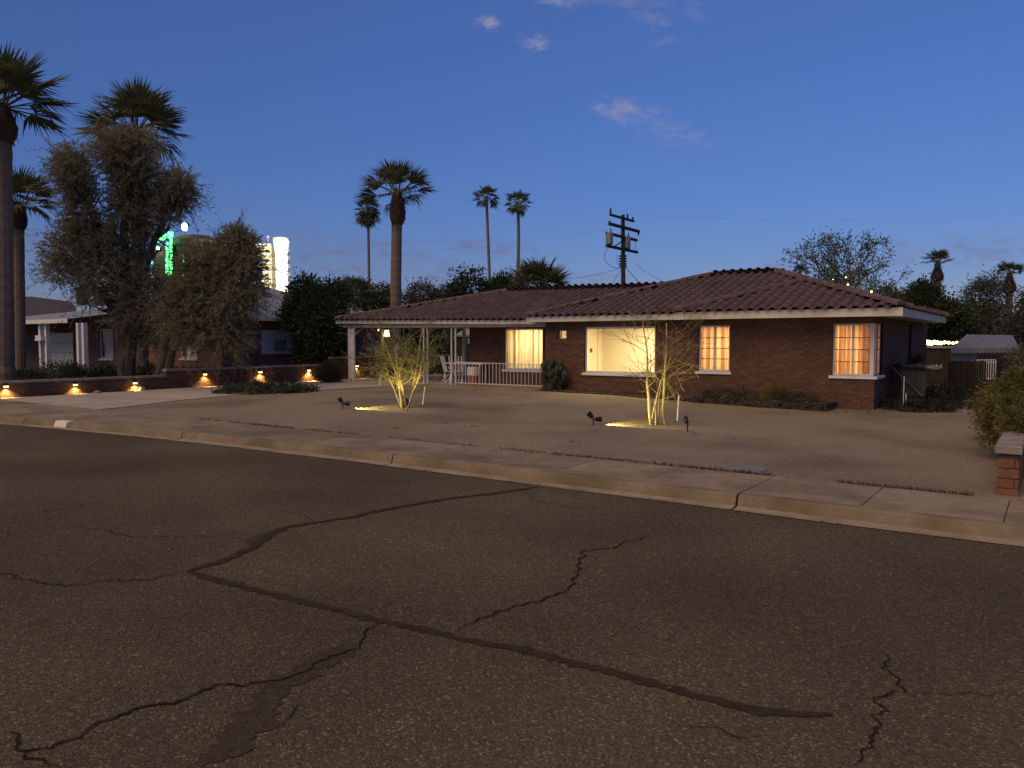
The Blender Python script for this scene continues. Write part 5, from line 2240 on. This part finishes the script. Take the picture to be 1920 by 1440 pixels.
for (px, py, s) in ((1586, 520, .7), (1590, 534, .9), (1604, 545, .5), (1612, 546, .5), (1619, 546, .5), (1634, 547, 1.1), (1628, 552, .8), (1562, 524, .4), (1640, 555, .6), (1540, 560, .4), (1700, 561, .8)):
    piece('bulb', bulb_me, sl_, at(px, py, 42.3), None, (s * .7, s * .7, s * .7))
lamp('tree_light', 'POINT', 60, (1, .82, .3), at(1600, 556, 41.8), sl_, shadow_soft_size=.2)

leafy('citrus tree with rounded dense crown beyond the right roof corner', 1745, 36, [(1745, 585, 44, 34, 170, 0), (1735, 552, 24, 18, 50, 0), (1712, 570, 24, 20, 50, 0), (1785, 600, 36, 36, 140, 0), (1760, 620, 48, 26, 120, .5), (1690, 575, 20, 12, 30, 1), (1730, 545, 10, 14, 14, 0), (1815, 630, 24, 20, 60, 0)],
      'citrus', 211, 34, .17, .15, .07, .12, group=tg)
leafy('tall airy tree left of the right edge palm', 1850, 46, [(1845, 560, 38, 36, 150, 0), (1860, 535, 24, 18, 40, 0), (1830, 600, 40, 34, 140, 0), (1870, 610, 34, 30, 100, 0)], 'olive', 212, 28, .2, .15, .06, group=tg)
leafy('dark tree rising at the right picture edge behind the awning', 1925, 38, [(1925, 600, 28, 40, 120, 0), (1905, 625, 30, 22, 80, 0), (1950, 560, 34, 30, 80, 0)], 'olive', 213, 28, .18, .15, .06, group=tg)
leafy('small tree behind the right roof corner in front of the citrus tree', 1660, 40, [(1665, 560, 26, 16, 40, 0), (1690, 575, 20, 14, 30, 0)], 'citrus', 214, 24, .15, .15, .06, group=tg)
leafy('climbing shrub hanging beside the right edge of the awning', 1912, 24.4, [(1912, 690, 14, 30, 40, 0), (1908, 665, 12, 14, 18, 0)], 'dry', 215, 22, .1, .1, .03, .02, group=tg, limbs=False)
# leaves of the citrus tree drooping over the glowing bulbs
# distant belt of trees closing the horizon
P, Dr = [], []
bl = []
rg = np.random.default_rng(5)
for px in range(-200, 2200, 26):
    d = 125 + rg.uniform(-12, 25)
    h = rg.uniform(18, 40)
    bl.append((tuple(at(px, 640 - h * .4, d)), (26 * d / F, 2.5, h * d / F), 40))
P, Dr = clumps(bl, 12, .7, 6)
tag(leaves('treeline', None, 'citrus', P, Dr, .9, .4, 'stuff'), 'far dark belt of trees along the horizon', 'trees')

# small sheds seen through the carport
for (px, py, d, lb) in ((697, 628, 40, 'blue grey roofed shed seen past the left carport post'), (882, 628, 38, 'pale roofed shed seen behind the right pair of thin porch posts')):
    c = at(px, py, d)
    t = thing('shed', lb, 'shed', (c.x, c.y, .05), 'sheds behind the carport')
    a, b = c - RGT * .75, c + RGT * .75
    mb = MB()
    up = Vector((0, 0, .32))
    mb.add([a, b, (a + b) / 2 + up - RGT * .35 + FWD, (a + b) / 2 + up + RGT * .35 + FWD, a + FWD * 2, b + FWD * 2], [(0, 1, 3, 2), (2, 3, 5, 4), (0, 2, 4), (1, 5, 3)])
    mb.build('roof', 'slate', t)
    mb = MB()
    mb.bar(a + RGT * .1 + FWD * .6 - Vector((0, 0, .9)), b - RGT * .1 + FWD * .6 - Vector((0, 0, .9)), 1.1, 1.78)
    mb.build('wall', 'pole', t)
    mb = MB()
    mb.bar(a - Vector((0, 0, .04)), b - Vector((0, 0, .04)), .05, .09)
    mb.build('fascia_board', 'palebluew', t)
    mb = MB()
    w_ = c - Vector((0, 0, .30)) - FWD * -.02
    mb.bar(w_ - RGT * .15, w_ + RGT * .15, .06, .28)
    mb.build('window', 'palebluew', t)

# ------------------------------------------------------------------ utility pole
PD = 42.0
pt, pb_ = at(1168, 403, PD), ground_at(at(1170, 640, PD), .05)
up_ = thing('utility_pole', 'dark wooden utility pole with crossarms and two transformers behind the roof', 'utility pole', pb_)
mb = MB()
mb.tube([pb_, pt], [.15, .105], 9)
mb.build('pole', 'pole', up_)


def arm(py, l, r, w=.10):
    c = at(1168, py, PD) - FWD * .12
    mb = MB()
    mb.bar(c - Vector((0, l, 0)), c + Vector((0, r, 0)), w, w * 1.1)
    o = mb.build('crossarm', 'pole', up_)
    return c, o


arms = [arm(410, 1.5, 1.25), arm(427, 1.6, 1.9, .13), arm(445, 1.9, 1.65, .12), arm(468, 1.9, 1.7, .12)]
for (ci, yy, h) in ((0, -1.45, .28), (0, .5, .26), (0, 1.15, .18), (1, -1.55, .12), (1, 1.85, -.3)):
    mb = MB()
    q = arms[ci][0] + Vector((0, yy, .06))
    mb.tube([q, q + Vector((0, 0, h * .5)), q + Vector((0, 0, h))], [.045, .06, .03], 7)
    mb.build('insulator', 'black', up_)
for yy, fr_ in ((-1.62, 'grey'), (.40, 'grey')):
    q = arms[3][0] + Vector((0, yy, .06)) - FWD * .16
    mb = MB()
    mb.lathe(q, [(.16, 0), (.19, .05), (.19, .60), (.15, .66), (.05, .68)], 12)
    tr_ = mb.build('transformer', fr_, up_)
    mb = MB()
    mb.tube([q + Vector((.05, .05, .66)), q + Vector((.05, .05, .85))], .03, 6)
    mb.build('bushing', 'black', tr_)
mb = MB()
c3, c4 = arms[2][0], arms[3][0]
mb.bar(c4 + Vector((0, -1.0, .05)), c3 + Vector((0, -.05, -.2)), .05, .05)
mb.bar(c4 + Vector((0, .95, .0)), c3 + Vector((0, .05, -.35)), .05, .05)
mb.bar(c4 + Vector((0, 1.45, 0)), c3 + Vector((0, 1.45, 0)), .02, .02)
mb.bar(c4 + Vector((0, -1.88, 0)), c3 + Vector((0, -1.88, 0)), .04, .04)
mb.build('brace', 'pole', up_)
mb = MB()
c = at(1168, 490, PD)
for k in range(5):
    q = c + Vector((0, 0, .28 - k * .14))
    mb.tube([q - RGT * .2, q + RGT * .2], .05, 6)
mb.build('insulator_rack', 'black', up_)


def wire(label, a, b, sag, r=.012):
    mb = MB()
    n = 14
    mb.tube([a.lerp(b, i / n) - Vector((0, 0, sag * 4 * (i / n) * (1 - i / n))) for i in range(n + 1)], r, 4, cap=False)
    tag(mb.build('power_line', 'black'), label, 'cable', 'power lines')


wire('service wire dropping from the pole toward the roof on the right', at(1174, 502, PD), at(1212, 542, 36), .05, .016)
wire('thin wire sloping from the pole to the left behind the fan palm', at(1164, 502, PD), at(1040, 524, 44), .15, .01)
wire('thin wire running from the pole down to the far right over the roof', at(1190, 494, PD), at(1265, 536, 40), .12, .009)
wire('guy wire slanting down left from the pole', at(1164, 505, PD), at(1144, 540, PD), .0, .01)
wire('long overhead line running right from the top of the pole', at(1172, 402, PD), at(1990, 396, 60), .5, .004)
wire('long overhead line running left from the pole', at(1150, 430, PD), at(560, 470, 70), .6, .004)
mb = MB()
q = at(1142, 462, PD - .3)
mb.tube([q, at(1133, 475, PD - .3), at(1135, 490, PD - .3), at(1146, 500, PD - .2), at(1160, 504, PD - .1)], .012, 4)
mb.tube([at(1158, 478, PD - .2), at(1156, 490, PD - .2), at(1162, 500, PD - .1)], .012, 4)
mb.build('jumper_wire', 'black', up_)

# ------------------------------------------------------------------ far lit towers
TD = 200.0
tk = TD / F
tw_ = thing('white_tower', 'brightly floodlit white tower block rising beyond the neighbour roof', 'tower', ground_at(at(523, 640, TD), -.3))


def tbox(px0, px1, py0, d, depth, z0=-.3):
    a, b = at(px0, py0, d), at(px1, py0, d)
    mb = MB()
    q = [Vector((a.x, a.y, z0)), Vector((b.x, b.y, z0)), Vector((b.x, b.y, z0)) + FWD * depth, Vector((a.x, a.y, z0)) + FWD * depth]
    t_ = [Vector((v.x, v.y, a.z)) for v in q]
    mb.add(q + t_, [(3, 2, 1, 0), (4, 5, 6, 7), (0, 1, 5, 4), (1, 2, 6, 5), (2, 3, 7, 6), (3, 0, 4, 7)])
    return mb


sh_ = MB()
ca, cb = at(512, 446, TD), at(535, 446, TD)
prof_ = [(1.62, 0), (1.60, 23.5), (2.1, 26.6), (2.2, 27.6), (1.8, 27.7)]
cc = ground_at((ca + cb) / 2 + FWD * 1.8, -.3)
zt = at(523, 444, TD).z
sh_.lathe(cc, [(r, z * (zt + .3) / 27.7) for r, z in prof_], 20)
sh_.build('stair_shaft', 'tower', tw_, smooth=True)
tbox(426, 509, 461, TD + 2, 12).build('wall', 'towertan', tw_)
for k in range(6):
    z = at(480, 459 + 17.0 * k, TD + 2).z
    a, b = at(426, 500, TD + 1.6), at(508.5, 500, TD + 1.6)
    mb = MB()
    mb.bar(Vector((a.x, a.y, z)), Vector((b.x, b.y, z)), .8, .42)
    mb.build('floor_band', 'tower', tw_)
for k in range(5):
    for px in (440, 455, 470, 485, 501):
        p_ = at(px, 473 + 17.0 * k, TD + 1.9)
        mb = MB()
        mb.bar(p_ - RGT * .45, p_ + RGT * .45, .12, 1.1)
        mb.build('window', 'darkglass', tw_)
tbox(534, 537.5, 462, TD + 3.2, 1.6).build('balcony_wall', 'towerdark', tw_)
for k in range(6):
    z = at(538, 466 + 15.8 * k, TD + 1).z
    a, b = at(536.6, 500, TD + 2), at(541.5, 500, TD + 2)
    mb = MB()
    mb.bar(Vector((a.x, a.y, z)), Vector((b.x, b.y, z)), 2.2, .8)
    mb.build('balcony', 'tower', tw_)
p_ = at(502.5, 444, TD + 4)
mb = MB()
mb.lathe(p_, [(.05, -2), (.05, -.3), (.25, -.2), (.25, .15), (.05, .25)], 8)
mb.build('beacon', 'redled', tw_)
fl = at(520, 600, TD - 30)
lamp('tower_floodlight', 'SPOT', 150000, (1, .94, .76), Vector((fl.x, fl.y, 4)), tw_, at(505, 500, TD), spot_size=math.radians(60), spot_blend=.5, shadow_soft_size=.5)
for (px, py, w) in ((425, 457, 3), (452, 457, 12), (447, 472, 8)):
    p_ = at(px, py, TD + 1)
    mb = MB()
    mb.bar(p_ - RGT * w * tk, p_ + RGT * w * tk, .3, .9)
    mb.build('lit_sign', 'whiteled', tw_)
GD = 190.0
gt = thing('green_lit_tower', 'dark round tower outlined with green lights behind the feathery trees', 'tower', ground_at(at(335, 640, GD), -.3))
c = at(350, 640, GD) + FWD * 7
zt = at(350, 434, GD).z
mb = MB()
mb.lathe(ground_at(c, -.3), [(5.2, 0), (5.2, zt - 3.0), (6.0, zt - 2.6), (6.0, zt - 1.2), (3.5, zt + .1)], 20)
mb.build('shaft', 'towerdark', gt)
tbox(284, 322, 462, GD + 1, 9).build('wing', 'towerdark', gt)
gk = GD / F
rg = np.random.default_rng(3)
gm = MB()
gm.box(-.25, .25, -.12, .12, -.45, .45)
led_me = mesh_from('green_light', gm.v, gm.f, M['greenled'])
for px in (313.5, 320.5):
    for k in range(13):
        if rg.uniform() < .25:
            continue
        piece('green_light', led_me, gt, at(px + rg.uniform(-.8, .8), 446 + 6.0 * k, GD), None, (rg.uniform(.8, 1.7), 1, rg.uniform(.8, 1.5)))
for i in range(9):
    f = i / 8
    piece('green_light', led_me, gt, at(286 + 36 * f, 457 - 18 * f ** .6, GD), None, (1.8, 1, rg.uniform(.8, 2.0)))
for (px, py) in ((286, 493), (286, 520), (343, 478), (344, 488), (344, 515)):
    piece('green_light', led_me, gt, at(px, py, GD), None, (.7, 1, .8))
mb = MB()
p_ = at(296, 466, GD)
mb.rock(p_, (.55, .3, .7), 9)
mb.build('sign_light', 'whiteled', gt)
p_ = at(346, 423, GD + 6)
mb = MB()
mb.lathe(p_, [(.5, -1.2), (.62, -.5), (.62, .2), (.3, .7)], 12)
mb.build('roof_beacon', 'whiteled', gt)
